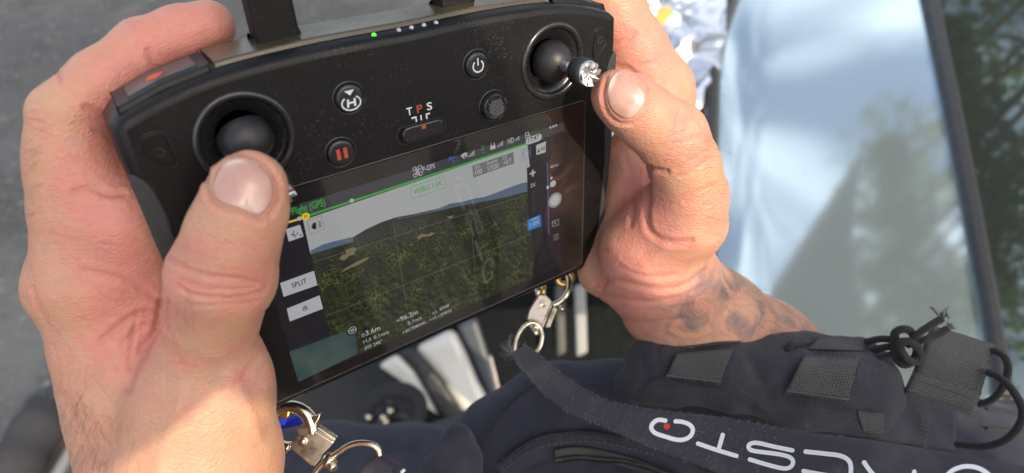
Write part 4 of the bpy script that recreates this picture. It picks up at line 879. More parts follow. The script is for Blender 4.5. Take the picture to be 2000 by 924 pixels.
# pull tab of folded webbing
tq = [((1836, 634), (1792, 722), 283, 276), ((1858, 632), (1787, 738), 281, 274), ((1905, 652), (1776, 768), 281, 273), ((1943, 672), (1772, 770), 284, 275)]
def tabgrid(a, b, c, d, da, th, nu=10, nv=10, bow=3.):
    V = []; U = []
    for j in range(nv + 1):
        for i in range(nu + 1):
            u, v = i / nu, j / nv; p = (np.array(a) * (1 - u) + np.array(b) * u) * (1 - v) + (np.array(d) * (1 - u) + np.array(c) * u) * v; dd = (da[0] * (1 - u) + da[1] * u) * (1 - v) + (da[3] * (1 - u) + da[2] * u) * v - bow * 4 * v * (1 - v)
            V.append(pd(*p, dd)); U.append((u, v))
    V = np.array(V); c_ = nu + 1; F = [(j * c_ + i, j * c_ + i + 1, (j + 1) * c_ + i + 1, (j + 1) * c_ + i) for j in range(nv) for i in range(nu)]
    n = len(V); bl = list(range(nu)) + [j * c_ + nu for j in range(nv)] + [nv * c_ + i for i in range(nu, 0, -1)] + [j * c_ for j in range(nv, 0, -1)]
    V2 = np.r_[V, V + [0, 0, th]]; F2 = F + [tuple(i + n for i in f[::-1]) for f in F] + [(bl[i], bl[i] + n, bl[(i + 1) % len(bl)] + n, bl[(i + 1) % len(bl)]) for i in range(len(bl))]
    w = np.linalg.norm(V[nu] - V[0]); h = np.linalg.norm(V[-1] - V[nu]); return V2, F2, np.array(U + U) * [w, h], V
tv, tf, tu, Vt = tabgrid((1826, 636), (1944, 673), (1908, 795), (1786, 738), (284, 286, 279, 277), 2.6)
pt = mk('pull_tab', tv, tf, M['web'], pouch, uv=tu)
tv, tf, tu, Vt2 = tabgrid((1789, 728), (1918, 768), (1897, 810), (1770, 768), (275.5, 277.5, 276, 275), 2.2, 10, 4, 1.)
mk('folded_end', tv, tf, M['web'], pt, uv=tu)
g = G()
for r0, r1 in ((1 / 5, 1.2 / 5), (3.7 / 5, 3.9 / 5)):
    for k in range(22):
        t = k / 22; q = lambda u, v: Vt2[min(int(v * 4), 4) * 11 + int(u * 10)]; a = pd(1789 + 129 * t - 19 * r0 + 1, 730 + 40 * t + 40 * r0, 274.6); g.tube([a, a + [.9, .75, 0]], .36, 5)
mg('stitching', g, M['thread'], pt, kind='stuff')
# elastic cord with its knot and frayed ends
def cord(pts, r=1.55, name='elastic_cord', parent=pouch):
    P = spline([pd(*q) for q in pts], 9); v, f = tube(P, r, 10); Lc = np.r_[0, np.cumsum(np.linalg.norm(np.diff(P, axis=0), axis=1))]
    u = np.array([(Lc[i] * 1.0, k * .98) for i in range(len(P)) for k in range(10)]); return mk(name, v, f, M['cord'], parent, uv=u)
cord([(1548, 696, 282), (1538, 684, 281.5), (1546, 673, 281.5), (1562, 670, 284), (1590, 672, 290)])
cord([(1690, 668, 287), (1720, 662, 282), (1745, 664, 279), (1765, 668, 278)])
cord([(1676, 716, 284), (1705, 706, 280), (1735, 694, 277), (1760, 690, 277)])
cord([(1690, 690, 289), (1720, 680, 281), (1748, 676, 279)])
kn = cord([(1748, 690, 277), (1748, 652, 275), (1768, 643, 273), (1784, 654, 274), (1792, 680, 274), (1784, 704, 274), (1764, 712, 275), (1750, 696, 276), (1756, 672, 271.5), (1778, 668, 270.5), (1796, 688, 272), (1790, 706, 275), (1770, 700, 272), (1758, 680, 270.5)], 1.75, 'cord_knot')
cord([(1770, 676, 274), (1790, 655, 271), (1815, 637, 269), (1840, 622, 268)]); cord([(1782, 672, 273), (1805, 664, 271), (1830, 654, 271), (1850, 642, 271)])
cord([(1940, 684, 284), (1962, 697, 280), (1969, 724, 278), (1956, 760, 279), (1935, 782, 281), (1908, 790, 284)])
cord([(1928, 727, 278), (1950, 736, 274), (1976, 760, 270), (1997, 800, 268), (1990, 832, 269), (1962, 860, 275), (1920, 872, 285), (1868, 868, 296)], 1.6)
g = G()
for (x, y, d) in ((1842, 620, 268), (1852, 641, 271)):
    for i in range(34): p = pd(x, y, d) + np.random.normal(0, .8, 3); e = p + np.array([random.uniform(-.6, 1.6), random.uniform(-3.2, .8), random.gauss(0, .8)]); g.tube([p, (p + e) / 2 + np.random.normal(0, .3, 3), e], .16, 3, cap=False)
g.tube(spline([pd(1836, 622, 268), pd(1830, 612, 268), pd(1822, 603, 268), pd(1818, 600, 268)], 3), .5, 6)
mg('frayed_end', g, M['thread'], pouch, kind='stuff')

# ------------------------------------------------------------------ neck strap with swivel clips
lan = empty('neck_strap', pd(1250, 870, 300), 'dark printed neck strap with white letters and metal clips hooked to the controller', 'neck strap')
SR = [((1025, 673), (1001, 688), 301, 301), ((1044, 686), (1014, 712), 299, 299), ((1064, 702), (1034, 736), 297, 297), ((1094, 726), (1066, 772), 294, 293), ((1142, 760), (1116, 807), 284, 282), ((1194, 783), (1180, 833), 275, 273), ((1272, 799), (1250, 866), 265, 262), ((1412, 815), (1372, 912), 252, 247), ((1532, 838), (1490, 955), 236, 230), ((1690, 858), (1640, 1000), 214, 207), ((1865, 885), (1810, 1050), 196, 190), ((2060, 920), (2000, 1110), 182, 176)]
sv, sf, su = ribbon(SR, 1.1, 7, 8, .6); sv = sv + normals(sv, sf) * (vnoise(sv, 14, 31) * .8)[:, None]
strap = mk('strap', sv, sf, M['strapcloth'], lan, uv=su); BS = bvh(sv, sf)
# the folded-back tail that carries the ring
tv, tf, tu = ribbon([((1014, 672), (1004, 676), 303, 303), ((1008, 690), (1000, 694), 305, 305), ((1020, 715), (1012, 712), 305, 305), ((1050, 752), (1040, 742), 300, 300), ((1085, 785), (1072, 772), 296, 296)], 1.0, 6, 4)
mk('strap_fold', tv, tf, M['strapcloth'], lan, uv=tu)
g = G()
for i in range(420):   # lint and frayed edge
    k = random.randrange(7 * 9); e = random.choice((0, 8)); p = sv[k * 9 + e]; a = random.uniform(0, 6.28); l = random.uniform(.5, 1.6); g.tube([p, p + np.array([l * .5 * math.cos(a), l * .5 * math.sin(a), -.2]), p + np.array([l * math.cos(a + .5), l * math.sin(a + .5), -.1])], .045, 3, cap=False)
for i in range(34): p = pd(1004 + random.gauss(0, 4), 686 + random.gauss(0, 5), 301); a = random.uniform(2.2, 4.2); l = random.uniform(3, 8); g.tube(spline([p, p + [l * .4 * math.cos(a), l * .4 * math.sin(a), 0], p + [l * math.cos(a + .7), l * math.sin(a + .7), -1]], 3), .06, 3, cap=False)
for i in range(520):   # loose fibres lying on the cloth
    p, n = hit(BS, random.uniform(1010, 1500), random.uniform(680, 924), .12)
    if p is None: continue
    a = random.uniform(0, 6.28); l = random.uniform(.6, 2.6); b = random.gauss(0, .5); e = np.array([math.cos(a), math.sin(a), 0]); e = e - n * (e @ n); s_ = np.cross(n, e)
    g.tube([p, p + e * l * .5 + s_ * b * .5 + n * .1, p + e * l + s_ * b], .05, 3, cap=False)
mg('frayed_edge', g, mat('lint', (.22, .22, .26), .9), lan, kind='stuff')
def lett(name, paths, w, m=M['white_ink'], label=None):
    g = G()
    for P in paths:
        q = spline(np.c_[np.array(P, float), np.zeros(len(P))], 4)[:, :2] if len(P) > 2 else np.array([np.array(P[0]) + (np.array(P[1]) - np.array(P[0])) * t for t in np.linspace(0, 1, 6)], float)
        T = np.gradient(q, axis=0); T /= np.linalg.norm(T, axis=1, keepdims=True); nn = np.stack([-T[:, 1], T[:, 0]], 1) * w / 2
        q = np.r_[[q[0] - T[0] * w * .3], q, [q[-1] + T[-1] * w * .3]]; nn = np.r_[[nn[0] * .45], nn, [nn[-1] * .45]]
        A = []; Bb = []
        for c, e in zip(q, nn):
            p, n = hit(BS, *(c + e)); r, n2 = hit(BS, *(c - e))
            if p is None or r is None:
                if not A: continue
                p = pd(*(c + e), A[-1][2]); r = pd(*(c - e), Bb[-1][2])
            A.append(p * .9988); Bb.append(r * .9988)
        m_ = len(A)
        if m_ > 1: g.add(A + Bb, [(i, i + 1, m_ + i + 1, m_ + i) for i in range(m_ - 1)])
    if g.n: mg(name, g, m, strap, smooth=False, label=label)
lett('strap_letter', [[(1301, 822), (1286, 820), (1276, 826), (1272, 836), (1280, 846), (1300, 853), (1322, 859), (1338, 858), (1350, 850), (1353, 838), (1346, 829), (1332, 824), (1318, 823)]], 8.5)
lett('strap_dot', [[(1300, 832), (1305, 834)]], 11, M['red_ink'])
lett('strap_letter', [[(1362, 866), (1400, 879), (1440, 891)], [(1412, 848), (1404, 876)]], 8.5)
lett('strap_letter', [[(1549, 880), (1510, 872), (1478, 865), (1464, 868), (1463, 876), (1474, 881), (1520, 887), (1542, 893), (1549, 902), (1544, 912), (1530, 915), (1500, 908), (1463, 897)]], 8.5)
lett('strap_letter', [[(1572, 882), (1610, 886), (1640, 890), (1656, 898), (1662, 912), (1660, 940)], [(1568, 920), (1600, 926), (1650, 934)]], 9)
lett('strap_letter', [[(1687, 902), (1698, 918), (1712, 934)], [(1786, 920), (1784, 940)]], 9)
lett('strap_letter', [[(1846, 932), (1862, 918), (1885, 911), (1910, 914), (1930, 926), (1940, 940)]], 9)
# second end of the strap, lower left
tv, tf, tu = ribbon([((737, 886), (779, 912), 240, 240), ((722, 900), (764, 932), 238, 238), ((700, 930), (742, 965), 235, 235), ((680, 985), (720, 1020), 232, 232)], 1.6, 5, 5)
mk('strap_end', tv, tf, M['strapcloth'], lan, uv=tu); g = G()
for i in range(170): p = tv[random.randrange(18)] + np.random.normal(0, .8, 3) * [1, 1, .2]; a = random.uniform(-1.4, .6); l = random.uniform(.6, 2.2); g.tube([p, p + [l * .5 * math.cos(a), l * .5 * math.sin(a), -.3], p + [l * math.cos(a + .4), l * math.sin(a + .4), -.5]], .07, 3, cap=False)
mg('frayed_edge', g, mat('purple_lint', (.09, .07, .10), .9), lan, kind='stuff')
mk('strap_print', *tube([pd(783, 924, 234), pd(790, 917, 235)], .7, 6), M['white_ink'], lan)

def ell_ring(c, d, rx, ry, rot, r, a0=0, a1=360, n=36, tiltz=0.):
    o = []
    for a in np.linspace(math.radians(a0), math.radians(a1), n, endpoint=(a1 - a0) < 360):
        x, y = rx * math.cos(a), ry * math.sin(a); cr, sr = math.cos(rot), math.sin(rot); o.append(pd(c[0] + x * cr - y * sr, c[1] + x * sr + y * cr, d + tiltz * math.sin(a)))
    return o
# left clip
cl_ = empty('swivel_clip', pd(600, 850, 248), None, None); cl_.parent = lan; cl_.location = cl_.location - lan.location
D_ = 248
P = spline([pd(*q, D_) for q in ((612, 846), (608, 826), (598, 808), (582, 797), (563, 794), (545, 800), (533, 815), (531, 838), (538, 858), (552, 870), (566, 874))], 5)
v, f = tube(P, np.interp(np.linspace(0, 1, len(P)), [0, .5, .75, 1], [2.9, 2.5, 1.6, 2.6]), 12); mk('hook', v, f, M['nickel'], cl_)
mk('hook_plate', *slab([pd(*q, D_ - 2.6) for q in ((578, 838), (586, 833), (604, 834), (612, 840), (652, 864), (614, 912), (606, 910), (566, 876), (574, 862), (582, 850))], 5.2, np.array([0, 0, 1.])), M['brushed'], cl_, smooth=False, bevel=.5)
mk('hook_end', *slab([pd(*q, D_ - 2) for q in ((536, 856), (548, 868), (564, 874), (566, 868), (570, 874), (564, 882), (546, 880), (538, 876))], 4, np.array([0, 0, 1.])), M['brushed'], cl_, smooth=False, bevel=.4)
mk('side_slider', *slab([pd(*q, D_ - 1.2) for q in ((608, 835), (616, 831), (655, 857), (653, 864))], 4, np.array([0, 0, 1.])), M['nickel'], cl_, smooth=False, bevel=.35)
mk('thumb_lever', *slab([pd(*q, D_ - 2.2) for q in ((600, 820), (608, 815), (627, 808), (622, 820), (612, 836), (603, 833))], 3.2, np.array([0, 0, 1.])), M['nickel'], cl_, smooth=False, bevel=.4)
mk('rivet', *lathe([(2.1, 0), (2.0, .5), (1.5, .75), (1.15, .55), (.9, .8), (.01, .85)], pd(591, 862, D_ - 2.6), (0, 0, -1), 24), M['nickel'], cl_)
a_, b_ = pd(626, 917, D_), pd(648, 888, D_ - 1); mk('swivel_barrel', *lathe([(2.7, -.2), (3.1, .3), (3.1, 3.0), (2.6, 3.6), (2.2, 3.8), (.01, 3.8)], pd(641, 892, D_ - 2), np.array([.55, .62, -.55]), 24), M['nickel'], cl_)
mk('swivel_pin', *lathe([(1.9, 2.4), (1.9, 5.6), (1.4, 6.1), (.8, 5.7), (.01, 5.7)], pd(641, 892, D_ - 2), np.array([.55, .62, -.55]), 24), M['nickel'], cl_)
P = spline([pd(*q, d) for *q, d in ((612, 935, 246), (620, 918, 246), (640, 897, 245), (664, 881, 243), (682, 870, 242), (704, 865, 241), (726, 868, 240), (739, 878, 240), (742, 890, 240))], 6); mk('ring', *tube(P, 1.25, 12), M['nickel'], cl_)
ey = mk('brass_loop', *slab([pd(*q, 246.) for q in ((541, 796), (573, 786), (572, 802), (566, 806), (564, 816), (556, 820), (546, 817), (543, 806))], 3, np.array([0, 0, 1.])), M['brass'], lan, smooth=False, bevel=.8)
mk('blue_cord', *tube(spline([pd(526, 834, 268), pd(545, 829, 268), pd(566, 824, 268), pd(590, 818, 268)], 5), 2.4, 10), mat('blue_cord', (.01, .03, .55), .6), lan)
# right clip
cr_ = empty('swivel_clip', pd(1060, 620, 306), None, None); cr_.parent = lan; cr_.location = cr_.location - lan.location
D_ = 306; zz = np.array([0, 0, 1.])
mk('brass_loop', *tube(ell_ring((1103, 544), 311, 14, 11, -.3, 0), 1.5, 10, True), M['brass'], lan)
mk('hook', *tube(spline([pd(*q, d) for *q, d in ((1080, 596, 305), (1094, 589, 305), (1104, 579, 305), (1111, 566, 306), (1112, 550, 308), (1108, 536, 311))], 6), 1.45, 12), M['nickel'], cr_)
mk('hook_plate', *slab([pd(*q, D_) for q in ((1053, 575), (1066, 577), (1079, 590), (1059, 637), (1029, 624), (1034, 606))], 4.6, zz), M['brushed'], cr_, smooth=False, bevel=.4)
mk('side_slider', *slab([pd(*q, D_ - .5) for q in ((1076, 592), (1080, 593), (1061, 640), (1057, 639))], 4, zz), M['nickel'], cr_, smooth=False, bevel=.3); mk('side_slider', *slab([pd(*q, D_ + 1) for q in ((1082, 596), (1088, 604), (1074, 640), (1064, 641))], 3, zz), M['nickel'], cr_, smooth=False, bevel=.3)
mk('hinge_post', *tube([pd(1051, 578, 308), pd(1050, 560, 309)], 1.5, 8), M['nickel'], cr_); mk('hinge_post', *tube([pd(1061, 577, 308), pd(1062, 558, 309)], 1.3, 8), M['brass'], cr_)
mk('rivet', *lathe([(1.9, 0), (1.8, .5), (1.3, .7), (1.0, .3), (.01, .2)], pd(1060, 595, D_), -zz, 20), M['nickel'], cr_)
mk('thumb_lever', *tube([pd(1088, 598, 305), pd(1096, 600, 303), pd(1099, 606, 302)], [.6, .7, 1.1], 8), M['nickel'], cr_)
mk('swivel_barrel', *lathe([(2.6, -1.5), (2.8, 0), (2.8, 2), (2.0, 2.6), (.01, 2.6)], pd(1047, 638, D_), np.array([-.5, .8, -.3]), 20), M['nickel'], cr_); mk('swivel_pin', *tube([pd(1044, 642, 304), pd(1048, 655, 303)], [1.4, 1.3], 10), M['nickel'], cr_)
P = spline([pd(*q, d) for *q, d in ((1008, 692, 302), (1006, 678, 302), (1011, 658, 302), (1023, 639, 302), (1037, 631, 303), (1050, 634, 304), (1057, 644, 304), (1059, 660, 303), (1054, 680, 302), (1044, 692, 302))], 6); mk('ring', *tube(P, 1.1, 12), M['nickel'], cr_)

# ------------------------------------------------------------------ parked car behind the hands
car = empty('parked_car', pd(1650, 700, 1000), 'parked light grey car with its windscreen and open door behind the right hand', 'car')
paint = mat('car_paint', (.22, .30, .38), .25, metal=.3, coat=.8); darktrim = plastic('car_trim', (.02, .021, .024), .5, 200, .0003)
def pane_mat(name, inner, ior, rough=.02):
    m = mat(name, inner, rough, spec=.5); b = m.node_tree.nodes['Principled BSDF']; b.inputs['IOR'].default_value = ior; return m
def plane_px(P, p0, n): 
    n = np.array(n, float); n /= np.linalg.norm(n); o = []
    for x, y in P: d = pd(x, y, 1.); o.append(d * (p0 @ n) / (d @ n))
    return np.array(o)
def wn(x, y, z): return np.array([x, -(y * sp + z * cp), y * cp - z * sp])   # world direction to camera axes
p0 = pd(1620, 350, 900); nW = wn(-.10, -.12, .98)
def panel(name, P, n, th, m, p=p0, bevel=0, lift=0., **k):
    Q = plane_px(P, p, n); nn = n / np.linalg.norm(n); nn = -nn if nn @ Q.mean(0) < 0 else nn
    return mk(name, *slab(Q - nn * lift, th, nn), m, car, smooth=False, bevel=bevel, **k)
silver = mat('silver_sheet', (.60, .66, .70), .30, metal=.85)
PW = [(1448, -60), (1428, 0), (1412, 60), (1402, 130), (1396, 300), (1390, 500), (1384, 760), (1960, 760), (1925, 640), (1880, 400), (1840, 180), (1790, -60)]
glass_m = mat('windscreen_glass', (.66, .79, .84), .07, metal=.84)
lx = lambda y: np.interp(y, [-60, 0, 60, 130, 300, 500, 780], [1450, 1428, 1411, 1401, 1394, 1388, 1382]); rx = lambda y: np.interp(y, [-60, 180, 400, 640, 780], [1792, 1842, 1882, 1926, 1962])
V = []; NU, NV = 60, 48; nw_ = nW / np.linalg.norm(nW); nw_ = nw_ if nw_[2] > 0 else -nw_
for y in np.linspace(-60, 780, NV + 1):
    for u in np.linspace(0, 1, NU + 1):
        x = lx(y) + (rx(y) - lx(y)) * u; e = max(0, 1 - (x - lx(y)) / 120); V.append(plane_px([(x, y)], p0, nW)[0] + nw_ * (9 * e ** 2.2))
V = np.array(V); V = V + nw_ * (vnoise(V, 160, 51) * .7)[:, None]
F = [(j * (NU + 1) + i, j * (NU + 1) + i + 1, (j + 1) * (NU + 1) + i + 1, (j + 1) * (NU + 1) + i) for j in range(NV) for i in range(NU)]; n_ = len(V)
mk('windscreen', np.r_[V, V + nw_ * 5], F + [tuple(q + n_ for q in f[::-1]) for f in F], glass_m, car)
Q = plane_px([(1452, -70), (1424, 0), (1405, 60), (1394, 130), (1387, 300), (1381, 500), (1374, 780)], p0, nW) * .992
mk('windscreen_seal', *tube(spline(Q, 6), 11, 10), darktrim, car)
panel('wing_panel', [(1400, -80), (1446, -80), (1420, 0), (1402, 60), (1390, 150), (1372, 150), (1382, 60)], nW, 20, mat('sky_reflection_blue', (.06, .20, .42), .2, coat=1.), bevel=6)  # sky reflected in the body panel is put into the blue base colour
panel('pillar', [(1786, -70), (1814, -70), (1870, 200), (1912, 420), (1952, 640), (1975, 780), (1942, 780), (1924, 640), (1884, 420), (1842, 200)], nW, 14, darktrim, bevel=4, lift=12)
nS = wn(-.16, -.20, .95)
panel('side_window', [(1812, -70), (2120, -70), (2140, 780), (1974, 780), (1950, 640), (1910, 420), (1866, 200)], nS, 5, mat('dark_glass', (.20, .25, .245), .03, metal=.9), p=pd(1930, 350, 935))
# crumpled silver sunshade
foil = mat('silver_foil', (.80, .82, .86), .20, metal=1.)
gx, gy = np.meshgrid(np.linspace(0, 1, 70), np.linspace(0, 1, 90)); X = 1180 + gx * 235 - 20 * gy; Y = -90 + gy * 660
V = np.array([pd(x, y, 1050.) for x, y in zip(X.ravel(), Y.ravel())]); V[:, 2] += vnoise(V, 75, 41) * 150 + np.abs(vnoise(V, 38, 42)) * 80
F = [(j * 70 + i, j * 70 + i + 1, (j + 1) * 70 + i + 1, (j + 1) * 70 + i) for j in range(89) for i in range(69)]
n_ = len(V); sh = tag(mk('sunshade', np.r_[V, V + [0, 0, 3]], F + [tuple(q + n_ for q in f[::-1]) for f in F], foil, None), 'crumpled silver foil sunshade beside the windscreen', 'sunshade')
tag(mk('yellow_strap', *slab([pd(*q, 960) for q in ((1248, 62), (1300, 8), (1318, 22), (1262, 82))], 12, zz), mat('yellow_cloth', (.55, .33, .06), .6), None, smooth=False, bevel=3), 'short yellow strap lying on the silver foil sunshade', 'strap')
# door opening, dashboard side
grey = plastic('door_card', (.034, .035, .038), .8, 150, .0005, 0, .15); blk = plastic('dark_card', (.006, .008, .009), .8, 150, .0004, 0, .12); white = mat('white_paint', (.62, .61, .56), .3, coat=.6)
def blob(name, P, d, th, m, bev=10, **k):
    n = len(P); dd = d if hasattr(d, '__len__') else [d] * n; return mk(name, *slab([pd(*p, q) for p, q in zip(P, dd)], th, zz), m, car, smooth=False, bevel=bev, **k)
blob('door_card', [(420, 620), (860, 480), (830, 700), (845, 800), (800, 960), (380, 980)], 1250, 40, grey)
blob('dark_card', [(860, 470), (1420, 430), (1420, 900), (800, 930), (780, 720)], 1320, 40, blk)
blob('door_frame', [(736, 716), (772, 694), (806, 728), (846, 800), (862, 840), (838, 830), (812, 790), (780, 745)], 1100, 30, white, 14)
blob('door_skin', [(806, 682), (884, 642), (908, 690), (934, 750), (962, 800), (930, 830), (896, 800), (862, 745)], 1130, 30, white, 14)
blob('door_seal', [(776, 690), (808, 680), (862, 742), (900, 800), (915, 830), (872, 838), (850, 800), (812, 735)], 1115, 20, darktrim, 10)
blob('shut_line', [(890, 636), (930, 620), (985, 790), (962, 806)], 1180, 30, mat('slate_trim', (.05, .06, .075), .4), 10)
blob('chrome_strip', [(953, 696), (960, 694), (982, 780), (974, 786)], 1050, 12, M['brushed'], 4)
for x0, w, m in ((1122, 22, mat('pale_trim', (.30, .31, .31), .4)), (1084, 18, mat('sand_trim', (.07, .07, .06), .5))):
    blob('trim_strip', [(x0, 560), (x0 + w, 552), (x0 + w + 4, 690), (x0 + 4, 698)], 1240, 14, m, 5)
wc, wdp = (766, 806), 1000
sw_ = mk('steering_wheel', *tube(ell_ring(wc, wdp, 56, 42, -.45, 0, n=40), 13, 10, True), grey, car)
for a in (20, 140, 260): mk('spoke', *tube([pd(*wc, wdp + 8), pd(wc[0] + 54 * math.cos(math.radians(a)), wc[1] + 40 * math.sin(math.radians(a)), wdp)], [12, 7], 8), darktrim, sw_)
for x, y in ((762, 802), (720, 815), (748, 815), (753, 823)): mk('chrome_button', *lathe([(5.5, 0), (5, 3), (.01, 5)], pd(x, y, wdp - 14), (0, -.3, -1), 14), M['nickel'], sw_)
mk('seat_rail', *tube(spline([pd(640, 930, 800), pd(760, 885, 800), pd(880, 838, 800), pd(980, 800, 800)], 5), 16, 10), darktrim, car)
blob('dashboard', [(700, 840), (830, 800), (880, 840), (880, 900), (690, 900)], 1080, 30, blk, 8)
mk('marker_lamp', *lathe([(6, 0), (5, 3), (.01, 4)], pd(949, 809, 900), (0, -.3, -1), 14), mat('amber', (.6, .25, .06), .2), car)

# ------------------------------------------------------------------ shoe on the asphalt, lower left
def gd(px_, py_, z=0.): 
    d = wd(pd(px_, py_, 1000.)) - np.array([0, 0, CAMH]); return np.array([0, 0, CAMH]) + d * ((z - CAMH) / d[2])
sc_ = cm(gd(88, 885)); W2C = lambda x, y, z: cm(np.array(gd(88, 885)) + np.array([x, y, z]) * 1.12)
sh_ = Sculpt(sc_ - [190, 190, 190], sc_ + [190, 190, 190], 4)
sh_.chain([(W2C(.01, -.20, .06), 50), (W2C(.0, -.06, .06), 54), (W2C(-.005, .03, .05), 52), (W2C(-.01, .07, .04), 44)], 20); sh_.chain([(W2C(.01, -.16, .10), 44), (W2C(.02, -.18, .18), 46)], 20)
V, F = sh_.mesh(3); shoe = empty('shoe', cm(gd(88, 885)), 'dark grey shoe with pale sole standing on the asphalt', 'shoe')
mk('upper', V, F, plastic('shoe_fabric', (.03, .03, .036), .85, 300, .0005), shoe)
P = spline([W2C(*q) for q in ((-.06, -.24, .018), (-.068, -.08, .018), (-.07, .04, .018), (-.045, .105, .018), (0, .128, .018), (.045, .1, .018), (.066, .03, .018), (.06, -.1, .018), (.05, -.24, .018))], 6)
mk('sole', *tube(P, 15, 8, True), plastic('shoe_sole', (.17, .18, .19), .7, 200, .0004), shoe)

# ------------------------------------------------------------------ trees around the car park (they stand outside the frame and show in the glass)
leafm = [mat('leaf', c, .5) for c in ((.05, .085, .02), (.085, .105, .025), (.035, .06, .02))]; 
for lm in leafm:
    q = lm.node_tree; tl = q.nodes.new('ShaderNodeBsdfTranslucent'); bb = q.nodes['Principled BSDF']; tl.inputs[0].default_value = tuple(min(1, 2.6 * v) for v in bb.inputs['Base Color'].default_value[:3]) + (1,); mm = q.nodes.new('ShaderNodeMixShader'); mm.inputs[0].default_value = .5
    oo = [x for x in q.nodes if x.type == 'OUTPUT_MATERIAL'][0]; q.links.new(bb.outputs[0], mm.inputs[1]); q.links.new(tl.outputs[0], mm.inputs[2]); q.links.new(mm.outputs[0], oo.inputs[0])
bark = mat('bark', (.09, .07, .05), .9)
def tree(label, base, blobs, nl, seed, ls=.09):
    rnd = np.random.RandomState(seed); t = bpy.data.objects.new('tree', None); COL.objects.link(t); t.location = base; tag(t, label, 'tree', 'trees around the car park')
    g = G(); B0 = np.array(base, float); top = np.mean([b[0] for b in blobs], 0); mid = B0 * .45 + top * .55; mid[:2] = B0[:2] * .8 + top[:2] * .2
    V, F = tube([cm(B0), cm(B0 * .6 + mid * .4), cm(mid)], [160, 130, 100], 10); g.add(V, F)
    for c, r in blobs: g.add(*tube([cm(mid), cm((mid + c) / 2 + rnd.normal(0, .1, 3)), cm(np.array(c))], [36, 24, 10], 7))
    mg('trunk', g, bark, t)
    for li, m in enumerate(leafm):
        P = []
        for c, r in blobs:
            k = nl // len(leafm); d = rnd.normal(0, 1, (k, 3)); d /= np.linalg.norm(d, axis=1, keepdims=True); cl = rnd.normal(0, 1, (14, 3)); cl /= np.linalg.norm(cl, axis=1, keepdims=True)
            q = cl[rnd.randint(0, 14, k)] * .75 + d * rnd.uniform(.05, .55, (k, 1)); P.append(np.array(c) + q * r)
        P = np.concatenate(P); k = len(P); u = rnd.normal(0, 1, (k, 3)); u /= np.linalg.norm(u, axis=1, keepdims=True); w = np.cross(u, rnd.normal(0, 1, (k, 3))); w /= np.linalg.norm(w, axis=1, keepdims=True); s = ls * rnd.uniform(.6, 1.3, (k, 1))
        V = np.stack([P - u * s, P + w * s * .5, P + u * s, P - w * s * .5], 1).reshape(-1, 3); F = [(4 * i, 4 * i + 1, 4 * i + 2, 4 * i + 3) for i in range(k)]
        mk('crown', cm(V), F, m, t, smooth=False, kind='stuff')
RD = lambda px_, py_, n, D: (lambda d, nn, p: (p + D * (d - 2 * (d @ nn) * nn)))(pd(px_, py_, 1.) / np.linalg.norm(pd(px_, py_, 1.)), n / np.linalg.norm(n), wd(0))  # placeholder direction helper
def refl(px_, py_, n, D, pp=p0):
    n = n / np.linalg.norm(n); P = plane_px([(px_, py_)], pp, n)[0]; d = P / np.linalg.norm(P); r = d - 2 * (d @ n) * n; return wd(P + r * D * 1000)
def bl(*q): return [(refl(x, y, n, D), r) for x, y, n, D, r in q]
def at_h(px_, py_, z): a = refl(px_, py_, nW, 0.); b = refl(px_, py_, nW, 1.); return a + (b - a) * ((z - a[2]) / (b - a)[2])
aw = tag(mk('overhang', *slab(np.array([cm(at_h(x, y, 3.6)) for x, y in ((1690, 285), (1478, 596), (1380, 760), (1500, 900), (1720, 900), (1690, 640), (1660, 500), (1672, 380))]), 40, wn(0, 0, 1)), plastic('canvas', (.30, .33, .31), .8, 60, .002), None, smooth=False), 'grey canvas awning unseen above the car, added so that the windscreen mirrors a dark wedge', 'overhang')  # added slab, outlined to mirror as the dark wedge in the glass
tree('broad green tree leaning over the car, mirrored in the windscreen', (3.6, 3.2, 0), bl(*[(x, y, nW, 4.6, r) for x, y, r in ((1735, 300, .16), (1715, 380, .28), (1765, 400, .28), (1690, 470, .36), (1790, 490, .34), (1740, 540, .36), (1660, 560, .34), (1830, 560, .36), (1700, 630, .42), (1790, 640, .42), (1880, 640, .4), (1840, 720, .45), (1740, 720, .45), (1650, 690, .4))]), 130, 3, .065)
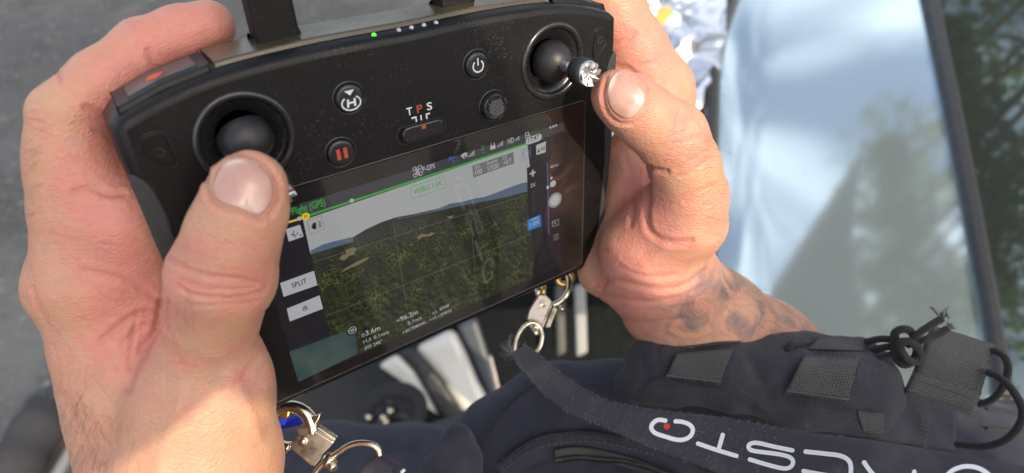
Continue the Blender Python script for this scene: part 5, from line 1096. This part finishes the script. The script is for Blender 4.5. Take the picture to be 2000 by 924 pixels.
tree('dark leafy tree mirrored in the side window', (4.6, -.6, 0), bl((1870, 20, nS, 5, .45), (1930, 60, nS, 5, .5), (1990, 40, nS, 5, .45), (1950, 320, nS, 4.6, .45), (2010, 370, nS, 4.6, .45), (1930, 420, nS, 4.6, .3), (1980, 480, nS, 4.6, .4), (1960, 570, nS, 4.6, .4), (2010, 620, nS, 4.6, .4), (1890, 160, nS, 5, .22)), 210, 4, .05)

# ------------------------------------------------------------------ the photographer, standing behind the viewpoint (unseen, added to shade the left hand and screen; body shaped to that shadow)
SUNC = np.array([0.46, 0.05, -0.88]); SUNC = SUNC / np.linalg.norm(SUNC); KS = 480.
def sh3(u, v, k=KS): return np.array([u, v, 0.]) + SUNC * k
f0 = cm(np.array([*wd(sh3(210, 190, KS + 150))[:2], 0.0]))
pho = empty('person', f0, 'unseen photographer in dark jacket and cap, added behind the viewpoint to cast the shade', 'person')
hd = Sculpt(sh3(60, 0) - 330, sh3(60, 0) + np.array([430, 420, 330]), 4.5)
hd.chain([(sh3(-6, -28), 60), (sh3(58, 0), 66), (sh3(118, 48), 58)], 14)
hd.chain([(sh3(118, 48), 56), (sh3(190, 150, KS + 60), 95), (sh3(230, 300, KS + 120), 140)], 25)
hd.cap(sh3(190, 150, KS + 60), sh3(288, 132, KS + 40), 92, 104, 25)
hd.chain([(sh3(180, 170, KS + 40), 60), (sh3(60, 190, KS - 60), 48), (sh3(-60, 150, KS - 120), 42), (sh3(-112, 96, KS - 160), 38), (sh3(-10, 20, KS - 160), 38)], 10)
V, F = hd.mesh(3); mk('body', V, F, plastic('jacket_cloth', (.03, .032, .04), .8, 200, .0006), pho)
lgs = Sculpt(sh3(150, 150) + np.array([-250, 0, -450]), sh3(150, 150) + np.array([450, 1500, 1400]), 16)
hip = wd(sh3(230, 300, KS + 120))
for dx in (-.11, .11): lgs.chain([(cm(hip + [dx * .6, 0, .05]), 105), (cm(np.array([hip[0] + dx, hip[1] + .02, .5])), 70), (cm(np.array([hip[0] + dx, hip[1], .07])), 52)], 30); lgs.cap(cm(np.array([hip[0] + dx, hip[1] - .06, .05])), cm(np.array([hip[0] + dx, hip[1] + .16, .045])), 46, 40, 20)
V, F = lgs.mesh(3); mk('trousers', V, F, M['navy'], pho, uv=uvof(V))
